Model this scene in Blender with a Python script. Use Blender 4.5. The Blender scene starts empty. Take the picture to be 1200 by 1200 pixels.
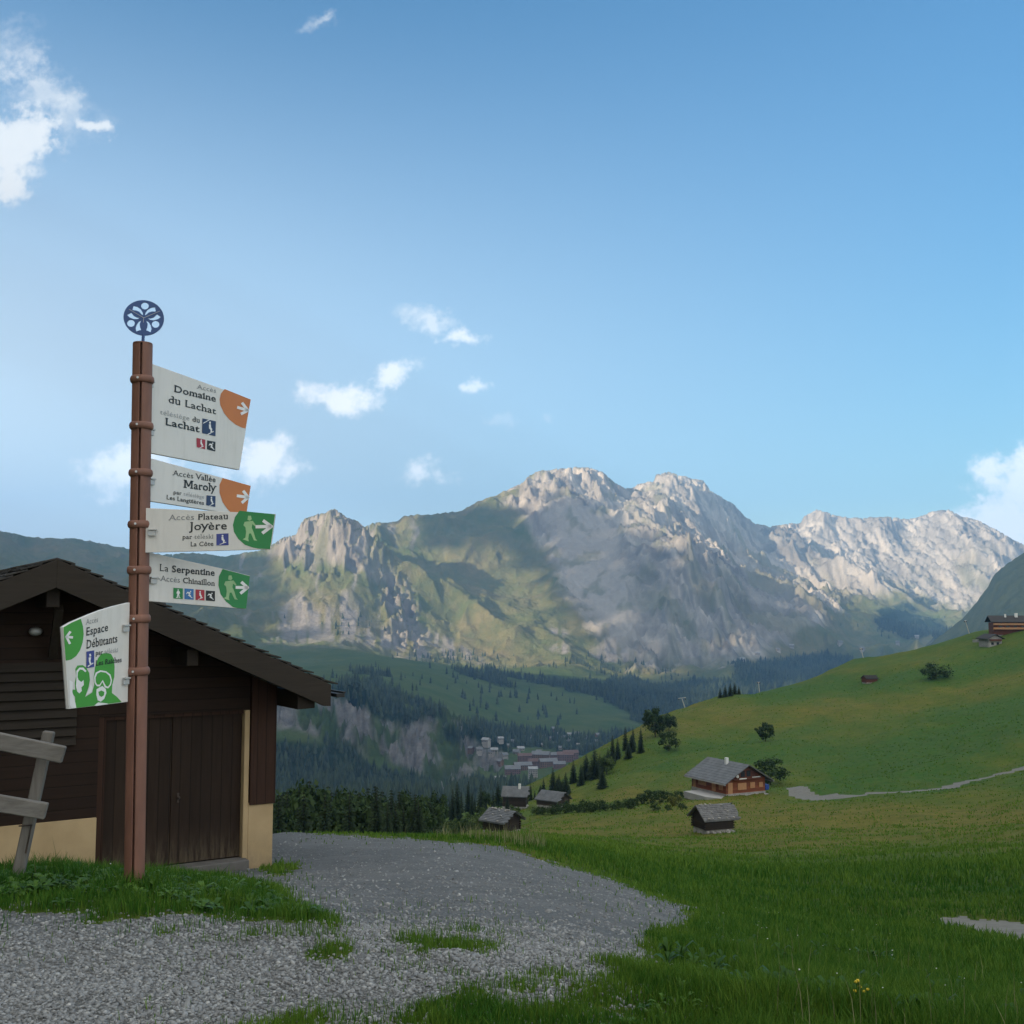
import bpy, bmesh, math, random
import numpy as np
from mathutils import Vector, Matrix

random.seed(7)
rng = np.random.default_rng(7)
SC = bpy.context.scene
COL = SC.collection
R = math.radians

# ------------------------------------------------------------------ camera, world, sun, exposure
F = 1287.0                                   # focal length in units of the 1200-unit frame
TH = math.atan(115 / 1287.0)                 # upward pitch
cam_d = bpy.data.cameras.new('camera')
cam = bpy.data.objects.new('camera', cam_d)
COL.objects.link(cam)
cam.location = (0, 0, 0)                     # the eye is the origin; the ground lies below it
cam.rotation_euler = (math.pi / 2 + TH, 0, 0)
cam_d.sensor_width = 36
cam_d.sensor_fit = 'HORIZONTAL'
cam_d.lens = 36 * F / 1200
cam_d.clip_start = 0.1
cam_d.clip_end = 60000
SC.camera = cam

SUN_EL, SUN_AZ = 17.0, -126.0                 # azimuth clockwise from the view axis
world = bpy.data.worlds.new('World')
SC.world = world
world.use_nodes = True
wn = world.node_tree
bg = wn.nodes['Background']
sky = wn.nodes.new('ShaderNodeTexSky')
sky.sky_type = 'NISHITA'
sky.sun_disc = False
sky.sun_elevation = R(SUN_EL)
sky.sun_rotation = R(SUN_AZ % 360)
sky.altitude = 1500
sky.air_density = 1.0
sky.dust_density = 1.0
sky.ozone_density = 2.6
bg.inputs['Strength'].default_value = 0.075

sun_d = bpy.data.lights.new('sun', 'SUN')
sun_d.energy = 5.0
sun_d.angle = R(0.5)
sun_d.color = (1.0, 0.77, 0.53)
sun = bpy.data.objects.new('sun', sun_d)
COL.objects.link(sun)
sd = Vector((math.sin(R(SUN_AZ)) * math.cos(R(SUN_EL)), math.cos(R(SUN_AZ)) * math.cos(R(SUN_EL)), math.sin(R(SUN_EL))))
sun.rotation_euler = sd.to_track_quat('Z', 'Y').to_euler()
sun.location = sd * 50

SC.view_settings.view_transform = 'Standard'
SC.view_settings.look = 'None'
SC.view_settings.exposure = 1.60
SC.view_settings.gamma = 1
SC.render.engine = 'CYCLES'
SC.cycles.max_bounces = 5
SC.cycles.diffuse_bounces = 3
SC.cycles.glossy_bounces = 2
SC.cycles.transmission_bounces = 2
SC.cycles.volume_bounces = 0
SC.cycles.use_denoising = True
try:
    SC.cycles.denoiser = 'OPENIMAGEDENOISE'
    SC.cycles.denoising_prefilter = 'ACCURATE'
except Exception:
    pass

# ------------------------------------------------------------------ sky clouds, by direction, in the world
def clouds():
    n, l = wn.nodes, wn.links
    def mth(op, a, b=None, c=None):
        m = n.new('ShaderNodeMath'); m.operation = op
        for i, v in enumerate((a, b, c)):
            if v is None: continue
            if isinstance(v, (int, float)): m.inputs[i].default_value = v
            else: l.new(v, m.inputs[i])
        return m.outputs[0]
    tc = n.new('ShaderNodeTexCoord')
    sep = n.new('ShaderNodeSeparateXYZ'); l.new(tc.outputs['Generated'], sep.inputs[0])
    yy = mth('MAXIMUM', sep.outputs[1], 0.05)
    t = mth('DIVIDE', sep.outputs[0], yy)
    e = mth('DIVIDE', sep.outputs[2], yy)
    def noise(scale, det, off, rough=0.6):
        v = n.new('ShaderNodeCombineXYZ'); l.new(t, v.inputs[0]); l.new(e, v.inputs[1]); v.inputs[2].default_value = off
        ns = n.new('ShaderNodeTexNoise'); l.new(v.outputs[0], ns.inputs['Vector'])
        ns.inputs['Scale'].default_value = scale; ns.inputs['Detail'].default_value = det; ns.inputs['Roughness'].default_value = rough
        return ns.outputs['Fac']
    n1 = noise(9, 7, 0.3)
    n2 = noise(34, 6, 4.1, 0.65)
    n2 = noise(42, 6, 4.1, 0.62); n3 = noise(130, 5, 7.7, 0.6)
    nn = mth('ADD', mth('ADD', mth('MULTIPLY', mth('SUBTRACT', n1, 0.5), 2.4), mth('MULTIPLY', mth('SUBTRACT', n2, 0.5), 3.0)), mth('MULTIPLY', mth('SUBTRACT', n3, 0.5), 1.4))
    # ragged, wind-drawn outlines: the sight line is displaced before a cloud's body is measured
    tw = mth('ADD', t, mth('ADD', mth('MULTIPLY', mth('SUBTRACT', noise(17, 6, 21.3, 0.6), 0.5), 0.085), mth('MULTIPLY', mth('SUBTRACT', noise(60, 5, 3.9, 0.6), 0.5), 0.02)))
    ew = mth('ADD', e, mth('ADD', mth('MULTIPLY', mth('SUBTRACT', noise(17, 6, 33.1, 0.6), 0.5), 0.06), mth('MULTIPLY', mth('SUBTRACT', noise(60, 5, 13.7, 0.6), 0.5), 0.018)))
    total = None
    # px, py, half-width, half-height, tilt (deg), density
    for (px, py, a, b, tilt, dens) in CLOUDS:
        tx, ty = PE(px, py)
        ct, st = math.cos(R(tilt)), math.sin(R(tilt))
        dx = mth('SUBTRACT', tw, tx); dy = mth('SUBTRACT', ew, ty)
        u = mth('ADD', mth('MULTIPLY', dx, ct), mth('MULTIPLY', dy, st))
        v = mth('SUBTRACT', mth('MULTIPLY', dy, ct), mth('MULTIPLY', dx, st))
        u = mth('DIVIDE', u, a / F); v = mth('DIVIDE', v, b / F)
        d2 = mth('ADD', mth('MULTIPLY', u, u), mth('MULTIPLY', v, v))
        f = mth('SUBTRACT', 1.0, mth('SQRT', d2))
        g = mth('ADD', mth('MULTIPLY', f, 1.6), mth('MULTIPLY', nn, 0.78))
        g = mth('MULTIPLY', g, 0.8)
        cl = n.new('ShaderNodeClamp'); l.new(g, cl.inputs[0])
        g = mth('MULTIPLY', cl.outputs[0], mth('MINIMUM', mth('MAXIMUM', mth('MULTIPLY', mth('ADD', f, 0.7), 1.3), 0.0), 1.0))
        g = mth('MULTIPLY', g, dens)
        total = g if total is None else mth('SUBTRACT', mth('ADD', total, g), mth('MULTIPLY', total, g))
    # bright broken cloud added out of frame, over and behind, as fill light
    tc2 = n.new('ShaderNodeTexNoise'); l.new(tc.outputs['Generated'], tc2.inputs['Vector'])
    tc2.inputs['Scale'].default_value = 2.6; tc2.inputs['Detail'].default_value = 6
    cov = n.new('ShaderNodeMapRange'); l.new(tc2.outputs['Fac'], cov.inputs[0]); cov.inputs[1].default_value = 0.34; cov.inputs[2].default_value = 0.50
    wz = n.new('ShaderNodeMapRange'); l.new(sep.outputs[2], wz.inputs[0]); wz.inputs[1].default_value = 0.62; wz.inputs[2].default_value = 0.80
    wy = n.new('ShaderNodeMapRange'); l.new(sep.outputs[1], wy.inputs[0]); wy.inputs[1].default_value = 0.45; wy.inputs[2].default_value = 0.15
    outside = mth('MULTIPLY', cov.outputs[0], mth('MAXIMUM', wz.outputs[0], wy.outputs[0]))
    sm = n.new('ShaderNodeMapRange'); sm.interpolation_type = 'SMOOTHSTEP'
    l.new(total, sm.inputs[0])
    # body of a cloud: a touch greyer in its thick lower middle
    shade = n.new('ShaderNodeMix'); shade.data_type = 'RGBA'
    shade.inputs['A'].default_value = (3.9, 4.15, 4.35, 1); shade.inputs['B'].default_value = (4.9, 4.9, 4.8, 1)
    l.new(noise(16, 5, 9.7), shade.inputs['Factor'])
    hs = n.new('ShaderNodeHueSaturation'); hs.inputs['Saturation'].default_value = 1.22
    tint = n.new('ShaderNodeMix'); tint.data_type = 'RGBA'; tint.blend_type = 'MULTIPLY'; tint.inputs['Factor'].default_value = 1.0
    l.new(sky.outputs[0], tint.inputs['A']); tint.inputs['B'].default_value = (0.92, 0.96, 0.865, 1); l.new(tint.outputs['Result'], hs.inputs['Color'])
    # thin veil of high haze, thicker low down and towards the sun
    left = n.new('ShaderNodeMapRange'); l.new(sep.outputs[0], left.inputs[0]); left.inputs[1].default_value = 0.40; left.inputs[2].default_value = -0.55
    low = n.new('ShaderNodeMapRange'); l.new(sep.outputs[2], low.inputs[0]); low.inputs[1].default_value = 0.56; low.inputs[2].default_value = 0.04
    low.interpolation_type = 'SMOOTHSTEP'
    veil = mth('MULTIPLY', low.outputs[0], mth('ADD', mth('MULTIPLY', left.outputs[0], 1.0), 0.06))
    rt = mth('MULTIPLY', low.outputs[0], mth('SUBTRACT', 1.0, left.outputs[0]))
    dk = n.new('ShaderNodeMix'); dk.data_type = 'RGBA'; dk.blend_type = 'MULTIPLY'; l.new(rt, dk.inputs['Factor']); l.new(hs.outputs[0], dk.inputs['A']); dk.inputs['B'].default_value = (0.93, 0.84, 0.74, 1)
    hv = n.new('ShaderNodeMix'); hv.data_type = 'RGBA'; l.new(veil, hv.inputs['Factor']); l.new(dk.outputs['Result'], hv.inputs['A']); hv.inputs['B'].default_value = (4.4, 5.2, 5.75, 1)
    lowc = n.new('ShaderNodeMapRange'); l.new(e, lowc.inputs[0]); lowc.inputs[1].default_value = 0.34; lowc.inputs[2].default_value = 0.10; lowc.inputs[3].default_value = 1.0; lowc.inputs[4].default_value = 1.75
    sc2 = n.new('ShaderNodeVectorMath'); sc2.operation = 'SCALE'; l.new(shade.outputs['Result'], sc2.inputs[0]); l.new(lowc.outputs[0], sc2.inputs['Scale'])
    mix = n.new('ShaderNodeMix'); mix.data_type = 'RGBA'
    l.new(sm.outputs[0], mix.inputs['Factor']); l.new(hv.outputs['Result'], mix.inputs['A']); l.new(sc2.outputs[0], mix.inputs['B'])
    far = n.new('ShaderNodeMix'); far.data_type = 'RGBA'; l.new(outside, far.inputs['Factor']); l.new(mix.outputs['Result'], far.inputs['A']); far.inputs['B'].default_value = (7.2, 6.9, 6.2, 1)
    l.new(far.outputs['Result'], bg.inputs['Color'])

# ------------------------------------------------------------------ geometry of the view
def ray(px, py):
    u = (600 - py) / F
    return np.array([(px - 600) / F, math.cos(TH) - u * math.sin(TH), math.sin(TH) + u * math.cos(TH)])
def P(px, py, y):
    d = ray(px, py); return Vector(d * y / d[1])
def PE(px, py):
    d = ray(px, py); return d[0] / d[1], d[2] / d[1]
def PA(px, py):
    """azimuth and tangent of elevation of a sight line"""
    d = ray(px, py); return math.atan2(d[0], d[1]), d[2] / math.hypot(d[0], d[1])
def to_px(az, e):
    """inverse of PA, arrays"""
    x, y, z = np.sin(az), np.cos(az), e
    fw = y * math.cos(TH) + z * math.sin(TH); up = -y * math.sin(TH) + z * math.cos(TH)
    fw = np.where(fw < 0.05, 0.05, fw)
    return 600 + F * x / fw, 600 - F * up / fw

CLOUDS = [
    (8, 175, 75, 55, 30, 0.95), (40, 105, 60, 62, 55, 0.55), (15, 60, 50, 50, 60, 0.38), (85, 135, 55, 45, -30, 0.4), (113, 148, 24, 11, -40, 0.8), (2, 215, 24, 36, 70, 0.85), (30, 160, 48, 30, 10, 0.95),
    (395, 460, 58, 28, -8, 0.95), (455, 439, 44, 18, 22, 0.85), (508, 376, 50, 19, -22, 0.6), (535, 400, 30, 14, 0, 0.75), (558, 455, 19, 11, 0, 0.6),
    (500, 556, 40, 20, 0, 0.72), (302, 544, 56, 34, 10, 0.95), (150, 545, 66, 40, 15, 0.9), (370, 22, 28, 13, 0, 0.35), (385, 15, 16, 8, 30, 0.3),
    (1195, 575, 66, 66, 15, 1.0), (1185, 618, 90, 42, 0, 1.0), (1215, 545, 56, 50, 0, 1.0), (645, 492, 18, 8, 0, 0.25), (590, 492, 14, 10, 0, 0.25),
]
clouds()

# ------------------------------------------------------------------ numpy noise
_perm = rng.permutation(512)
_perm = np.concatenate([_perm, _perm, _perm])
_ga = rng.uniform(0, 2 * math.pi, 512)
_gx, _gy = np.cos(_ga), np.sin(_ga)
def perlin(x, y):
    xi = np.floor(x).astype(np.int64); yi = np.floor(y).astype(np.int64)
    xf = x - xi; yf = y - yi
    def g(ix, iy, dx, dy):
        h = _perm[(_perm[ix & 511] + iy) & 511]
        return _gx[h] * dx + _gy[h] * dy
    u = xf ** 3 * (xf * (xf * 6 - 15) + 10); v = yf ** 3 * (yf * (yf * 6 - 15) + 10)
    a = g(xi, yi, xf, yf); b = g(xi + 1, yi, xf - 1, yf)
    c = g(xi, yi + 1, xf, yf - 1); d = g(xi + 1, yi + 1, xf - 1, yf - 1)
    return (a + (b - a) * u) * (1 - v) + (c + (d - c) * u) * v
def fbm(x, y, oct=5, gain=0.5, lac=2.03):
    s = 0; a = 1.0
    for i in range(oct):
        s = s + a * perlin(x + 17.3 * i, y - 9.1 * i); a *= gain; x = x * lac; y = y * lac
    return s
def ridged(x, y, oct=5, gain=0.55, lac=2.07):
    s = 0; a = 1.0; w = 1.0
    for i in range(oct):
        n = (1 - np.abs(perlin(x + 31.7 * i, y + 11.9 * i)) * 1.9)
        n = np.clip(n, 0, 1) ** 2 * w
        s = s + a * n; w = np.clip(n * 1.6, 0, 1); a *= gain; x = x * lac; y = y * lac
    return s
def rbf(pts, vals, q, chunk=60000):
    """linear-kernel radial interpolation"""
    n = len(pts)
    D = np.linalg.norm(pts[:, None] - pts[None], axis=2)
    A = np.zeros((n + 3, n + 3)); A[:n, :n] = D - np.eye(n) * 0.004
    A[:n, n] = 1; A[:n, n + 1:] = pts; A[n, :n] = 1; A[n + 1:, :n] = pts.T
    c = np.linalg.solve(A, np.concatenate([vals, np.zeros(3)]))
    out = np.empty(len(q))
    for i in range(0, len(q), chunk):
        qq = q[i:i + chunk]
        d = np.sqrt((qq[:, None, 0] - pts[None, :, 0]) ** 2 + (qq[:, None, 1] - pts[None, :, 1]) ** 2)
        out[i:i + chunk] = d @ c[:n] + c[n] + qq @ c[n + 1:]
    return out
def poly_sd(px, py, poly):
    """signed distance to a polygon, positive inside"""
    inside = np.zeros(px.shape, bool); dmin = np.full(px.shape, 1e9)
    n = len(poly)
    for i in range(n):
        x0, y0 = poly[i]; x1, y1 = poly[(i + 1) % n]
        if y0 != y1:
            c = ((y0 > py) != (y1 > py)) & (px < (x1 - x0) * (py - y0) / (y1 - y0) + x0)
            inside ^= c
        ex, ey = x1 - x0, y1 - y0
        t = np.clip(((px - x0) * ex + (py - y0) * ey) / (ex * ex + ey * ey + 1e-9), 0, 1)
        dmin = np.minimum(dmin, (px - x0 - t * ex) ** 2 + (py - y0 - t * ey) ** 2)
    d = np.sqrt(dmin)
    return np.where(inside, d, -d)
def sstep(a, b, x):
    t = np.clip((x - a) / (b - a), 0, 1); return t * t * (3 - 2 * t)

# ------------------------------------------------------------------ mesh helpers
def np_mesh(name, verts, faces, mats=(), parent=None, attrs=None, smooth=False, link=True):
    """faces: int array (n,k) or list of such arrays"""
    me = bpy.data.meshes.new(name)
    verts = np.asarray(verts, np.float32).reshape(-1, 3)
    if not isinstance(faces, list): faces = [faces]
    faces = [np.asarray(f, np.int32) for f in faces if len(f)]
    idx = np.concatenate([f.ravel() for f in faces])
    tot = np.concatenate([np.full(len(f), f.shape[1], np.int32) for f in faces])
    st = np.concatenate([[0], np.cumsum(tot)[:-1]]).astype(np.int32)
    me.vertices.add(len(verts)); me.vertices.foreach_set('co', verts.ravel())
    me.loops.add(len(idx)); me.loops.foreach_set('vertex_index', idx)
    me.polygons.add(len(tot)); me.polygons.foreach_set('loop_start', st)
    if smooth: me.polygons.foreach_set('use_smooth', np.ones(len(tot), bool))
    for k, v in (attrs or {}).items():
        a = me.attributes.new(k, 'FLOAT', 'POINT'); a.data.foreach_set('value', np.asarray(v, np.float32).ravel())
    me.update(calc_edges=True)
    for m in mats: me.materials.append(m)
    o = bpy.data.objects.new(name, me)
    if link: COL.objects.link(o)
    if parent: o.parent = parent
    return o

class MB:
    """collects boxes, tubes and plates; build() links them as ONE mesh object"""
    def __init__(s): s.v = []; s.f = []; s.m = []
    def add(s, vs, fs, m=0):
        b = len(s.v); s.v += [tuple(map(float, v)) for v in vs]
        for f in fs: s.f.append([b + i for i in f]); s.m.append(m)
    def hexa(s, p, m=0):
        s.add(p, [(3, 2, 1, 0), (4, 5, 6, 7), (0, 1, 5, 4), (1, 2, 6, 5), (2, 3, 7, 6), (3, 0, 4, 7)], m)
    def box(s, x0, x1, y0, y1, z0, z1, m=0, M=None):
        p = [Vector(q) for q in ((x0, y0, z0), (x1, y0, z0), (x1, y1, z0), (x0, y1, z0), (x0, y0, z1), (x1, y0, z1), (x1, y1, z1), (x0, y1, z1))]
        if M is not None: p = [M @ q for q in p]
        s.hexa(p, m)
    def beam(s, a, b, w, h, up=(0, 0, 1), m=0):
        a = Vector(a); b = Vector(b); d = (b - a).normalized(); up = Vector(up)
        sx = d.cross(up).normalized(); uz = sx.cross(d).normalized()
        q = [sx * -w / 2 + uz * -h / 2, sx * w / 2 + uz * -h / 2, sx * w / 2 + uz * h / 2, sx * -w / 2 + uz * h / 2]
        s.add([a + k for k in q] + [b + k for k in q], [(0, 1, 2, 3), (7, 6, 5, 4), (0, 4, 5, 1), (1, 5, 6, 2), (2, 6, 7, 3), (3, 7, 4, 0)], m)
    def tube(s, a, b, r0, r1=None, n=10, m=0):
        r1 = r0 if r1 is None else r1
        a = Vector(a); b = Vector(b); d = (b - a).normalized()
        u = d.orthogonal().normalized(); w = d.cross(u)
        vs = []
        for c, r in ((a, r0), (b, r1)):
            for i in range(n):
                t = 2 * math.pi * i / n; vs.append(c + u * math.cos(t) * r + w * math.sin(t) * r)
        fs = [(i, (i + 1) % n, n + (i + 1) % n, n + i) for i in range(n)] + [tuple(range(n - 1, -1, -1)), tuple(range(n, 2 * n))]
        s.add(vs, fs, m)
    def prism(s, pts, ext, m=0):
        pts = [Vector(p) for p in pts]; n = len(pts); ext = Vector(ext)
        s.add(pts + [p + ext for p in pts], [tuple(range(n)), tuple(range(2 * n - 1, n - 1, -1))] + [(i, n + i, n + (i + 1) % n, (i + 1) % n) for i in range(n)], m)
    def ring(s, c, axis, R0, r, n=28, k=10, sq=1.0, m=0):
        c = Vector(c); axis = Vector(axis).normalized(); u = axis.orthogonal().normalized(); w = axis.cross(u)
        vs = []; fs = []
        for i in range(n):
            t = 2 * math.pi * i / n; d = u * math.cos(t) + w * math.sin(t)
            for j in range(k):
                p = 2 * math.pi * j / k; vs.append(c + d * (R0 + r * math.cos(p)) + axis * (r * sq * math.sin(p)))
        for i in range(n):
            for j in range(k):
                fs.append((i * k + j, ((i + 1) % n) * k + j, ((i + 1) % n) * k + (j + 1) % k, i * k + (j + 1) % k))
        s.add(vs, fs, m)
    def ball(s, c, rx, ry=None, rz=None, nu=10, nv=7, jit=0, m=0):
        ry = rx if ry is None else ry; rz = rx if rz is None else rz
        vs = [(c[0], c[1], c[2] + rz)]
        for j in range(1, nv):
            ph = math.pi * j / nv
            for i in range(nu):
                t = 2 * math.pi * i / nu; k = 1 + random.uniform(-jit, jit)
                vs.append((c[0] + rx * k * math.sin(ph) * math.cos(t), c[1] + ry * k * math.sin(ph) * math.sin(t), c[2] + rz * k * math.cos(ph)))
        vs.append((c[0], c[1], c[2] - rz))
        fs = [(0, 1 + i, 1 + (i + 1) % nu) for i in range(nu)]
        for j in range(nv - 2):
            for i in range(nu):
                a = 1 + j * nu; b = a + nu; fs.append((a + i, b + i, b + (i + 1) % nu, a + (i + 1) % nu))
        l = 1 + (nv - 2) * nu; e = len(vs) - 1
        fs += [(e, l + (i + 1) % nu, l + i) for i in range(nu)]
        s.add(vs, fs, m)
    def build(s, name, mats, parent=None, bevel=0, smooth=False, normals=True):
        me = bpy.data.meshes.new(name)
        me.from_pydata(s.v, [], s.f)
        mats = mats if isinstance(mats, (list, tuple)) else [mats]
        for m in mats: me.materials.append(m)
        if len(mats) > 1: me.polygons.foreach_set('material_index', s.m)
        bm = bmesh.new(); bm.from_mesh(me)
        if normals: bmesh.ops.recalc_face_normals(bm, faces=bm.faces)
        if bevel:
            es = [e for e in bm.edges if len(e.link_faces) == 2 and e.calc_face_angle(0) > 0.5]
            bmesh.ops.bevel(bm, geom=es, offset=bevel, segments=1, affect='EDGES', clamp_overlap=True)
        bm.to_mesh(me); bm.free()
        if smooth: me.polygons.foreach_set('use_smooth', [True] * len(me.polygons))
        me.update()
        o = bpy.data.objects.new(name, me); COL.objects.link(o)
        if parent: o.parent = parent; o.matrix_parent_inverse = Matrix.Identity(4)
        return o

def tag(o, label=None, cat=None, group=None, kind=None):
    if label: o['label'] = label
    if cat: o['category'] = cat
    if group: o['group'] = group
    if kind: o['kind'] = kind
    return o
def thing(name, label, cat, loc=(0, 0, 0), rz=0, group=None):
    o = bpy.data.objects.new(name, None); COL.objects.link(o)
    o.empty_display_size = 0.2
    o.location = loc; o.rotation_euler = (0, 0, rz)
    return tag(o, label, cat, group)
def dup(root, loc, rz=0, scale=None, label=None, group=None):
    r = root.copy(); COL.objects.link(r); r.location = loc; r.rotation_euler = (0, 0, rz)
    if scale is not None: r.scale = scale if isinstance(scale, tuple) else (scale,) * 3
    if label: r['label'] = label
    if group: r['group'] = group
    for ch in list(root.children):
        c = ch.copy(); COL.objects.link(c); c.parent = r
        for g in ch.children:
            d = g.copy(); COL.objects.link(d); d.parent = c
    return r

# ------------------------------------------------------------------ materials
def nodes_of(name):
    m = bpy.data.materials.new(name); m.use_nodes = True
    nt = m.node_tree; b = nt.nodes['Principled BSDF']
    return m, nt, b
def nd(nt, typ, **kw):
    n = nt.nodes.new(typ)
    for k, v in kw.items():
        if k in n.inputs: n.inputs[k].default_value = v
        else: setattr(n, k, v)
    return n
def ramp(nt, fac, stops):
    r = nt.nodes.new('ShaderNodeValToRGB'); nt.links.new(fac, r.inputs[0])
    el = r.color_ramp.elements
    while len(el) < len(stops): el.new(0.5)
    for e, (p, c) in zip(el, stops): e.position = p; e.color = (*c, 1)
    return r.outputs[0]
def mixc(nt, fac, a, b, mode='MIX'):
    m = nt.nodes.new('ShaderNodeMix'); m.data_type = 'RGBA'; m.blend_type = mode
    for k, v in (('Factor', fac), ('A', a), ('B', b)):
        i = [s for s in m.inputs if s.name == k and (s.type == 'RGBA' or k == 'Factor')][0]
        if isinstance(v, (int, float)): i.default_value = v
        elif isinstance(v, tuple): i.default_value = (*v, 1)
        else: nt.links.new(v, i)
    return [o for o in m.outputs if o.type == 'RGBA'][0]
def mathn(nt, op, a, b=0.0):
    m = nt.nodes.new('ShaderNodeMath'); m.operation = op
    for i, v in enumerate((a, b)):
        if isinstance(v, (int, float)): m.inputs[i].default_value = v
        else: nt.links.new(v, m.inputs[i])
    return m.outputs[0]
def tex(nt, scale, detail=5, rough=0.55, coord='Object', stretch=(1, 1, 1), kind='noise', dist=0.0):
    tc = nt.nodes.new('ShaderNodeTexCoord'); mp = nt.nodes.new('ShaderNodeMapping')
    mp.inputs['Scale'].default_value = stretch
    nt.links.new(tc.outputs[coord], mp.inputs[0])
    if kind == 'noise':
        n = nd(nt, 'ShaderNodeTexNoise', Scale=scale, Detail=detail, Roughness=rough, Distortion=dist)
        nt.links.new(mp.outputs[0], n.inputs['Vector']); return n.outputs['Fac']
    n = nd(nt, 'ShaderNodeTexVoronoi', Scale=scale); nt.links.new(mp.outputs[0], n.inputs['Vector'])
    return n
def attr(nt, name):
    a = nt.nodes.new('ShaderNodeAttribute'); a.attribute_name = name; return a.outputs['Fac']
def bump(nt, b, h, strength=0.4, dist=0.02):
    n = nd(nt, 'ShaderNodeBump', Strength=strength, Distance=dist); nt.links.new(h, n.inputs['Height'])
    nt.links.new(n.outputs[0], b.inputs['Normal']); return n
def simple(name, c1, c2=None, scale=8, rough=0.7, bmp=0.2, bdist=0.004, stretch=(1, 1, 1), metal=0, spec=0.4, detail=6):
    m, nt, b = nodes_of(name)
    c2 = c2 or tuple(x * 0.7 for x in c1)
    f = tex(nt, scale, detail, stretch=stretch)
    nt.links.new(ramp(nt, f, [(0.32, c2), (0.68, c1)]), b.inputs['Base Color'])
    b.inputs['Roughness'].default_value = rough; b.inputs['Metallic'].default_value = metal
    b.inputs['Specular IOR Level'].default_value = spec
    if bmp: bump(nt, b, tex(nt, scale * 3, 4, stretch=stretch), bmp, bdist)
    return m
def wood(name, c1, c2, plank=0.16, along='x', scale=3.0, rough=0.75, lines=True, grain_z=False):
    """planks run along an axis; dark joints between them"""
    m, nt, b = nodes_of(name)
    st = {'x': (0.6, 9, 9), 'y': (9, 0.6, 9), 'z': (9, 9, 0.6)}[along]
    g = tex(nt, scale, 8, 0.65, stretch=st, dist=0.4)
    big = tex(nt, 1.3, 3)
    f = mathn(nt, 'ADD', mathn(nt, 'MULTIPLY', g, 0.7), mathn(nt, 'MULTIPLY', big, 0.3))
    c = ramp(nt, f, [(0.3, c2), (0.7, c1)])
    h = g
    if lines:
        tc = nt.nodes.new('ShaderNodeTexCoord'); sp = nt.nodes.new('ShaderNodeSeparateXYZ'); nt.links.new(tc.outputs['Object'], sp.inputs[0])
        ax = sp.outputs[2] if along == 'x' else sp.outputs[0]
        q = mathn(nt, 'DIVIDE', ax, plank)
        fr = mathn(nt, 'FRACT', q)
        dj = mathn(nt, 'MINIMUM', fr, mathn(nt, 'SUBTRACT', 1.0, fr))
        j = nt.nodes.new('ShaderNodeMapRange'); j.inputs[1].default_value = 0.0; j.inputs[2].default_value = 0.05; nt.links.new(dj, j.inputs[0])
        wn_ = nd(nt, 'ShaderNodeTexWhiteNoise', noise_dimensions='1D'); nt.links.new(mathn(nt, 'FLOOR', q), wn_.inputs['W'])
        c = mixc(nt, mathn(nt, 'MULTIPLY', wn_.outputs[0], 0.45), c, tuple(x * 0.45 for x in c2))
        c = mixc(nt, j.outputs[0], tuple(x * 0.25 for x in c2), c)
        h = mathn(nt, 'ADD', mathn(nt, 'MULTIPLY', g, 0.3), j.outputs[0])
    nt.links.new(c, b.inputs['Base Color']); b.inputs['Roughness'].default_value = rough
    b.inputs['Specular IOR Level'].default_value = 0.25
    bump(nt, b, h, 0.5, 0.006)
    return m
def leafy(name, c1, c2, attr_name=None, scale=3, trans=0.25, rough=0.6):
    m, nt, b = nodes_of(name)
    f = attr(nt, attr_name) if attr_name else tex(nt, scale, 3)
    c = ramp(nt, f, [(0.15, c2), (0.85, c1)])
    nt.links.new(c, b.inputs['Base Color']); b.inputs['Roughness'].default_value = rough
    b.inputs['Specular IOR Level'].default_value = 0.15
    if trans:
        t = nd(nt, 'ShaderNodeBsdfTranslucent'); nt.links.new(c, t.inputs[0])
        mx = nd(nt, 'ShaderNodeMixShader'); mx.inputs[0].default_value = trans
        nt.links.new(b.outputs[0], mx.inputs[1]); nt.links.new(t.outputs[0], mx.inputs[2])
        nt.links.new(mx.outputs[0], nt.nodes['Material Output'].inputs[0])
    return m
M = {}

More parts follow.
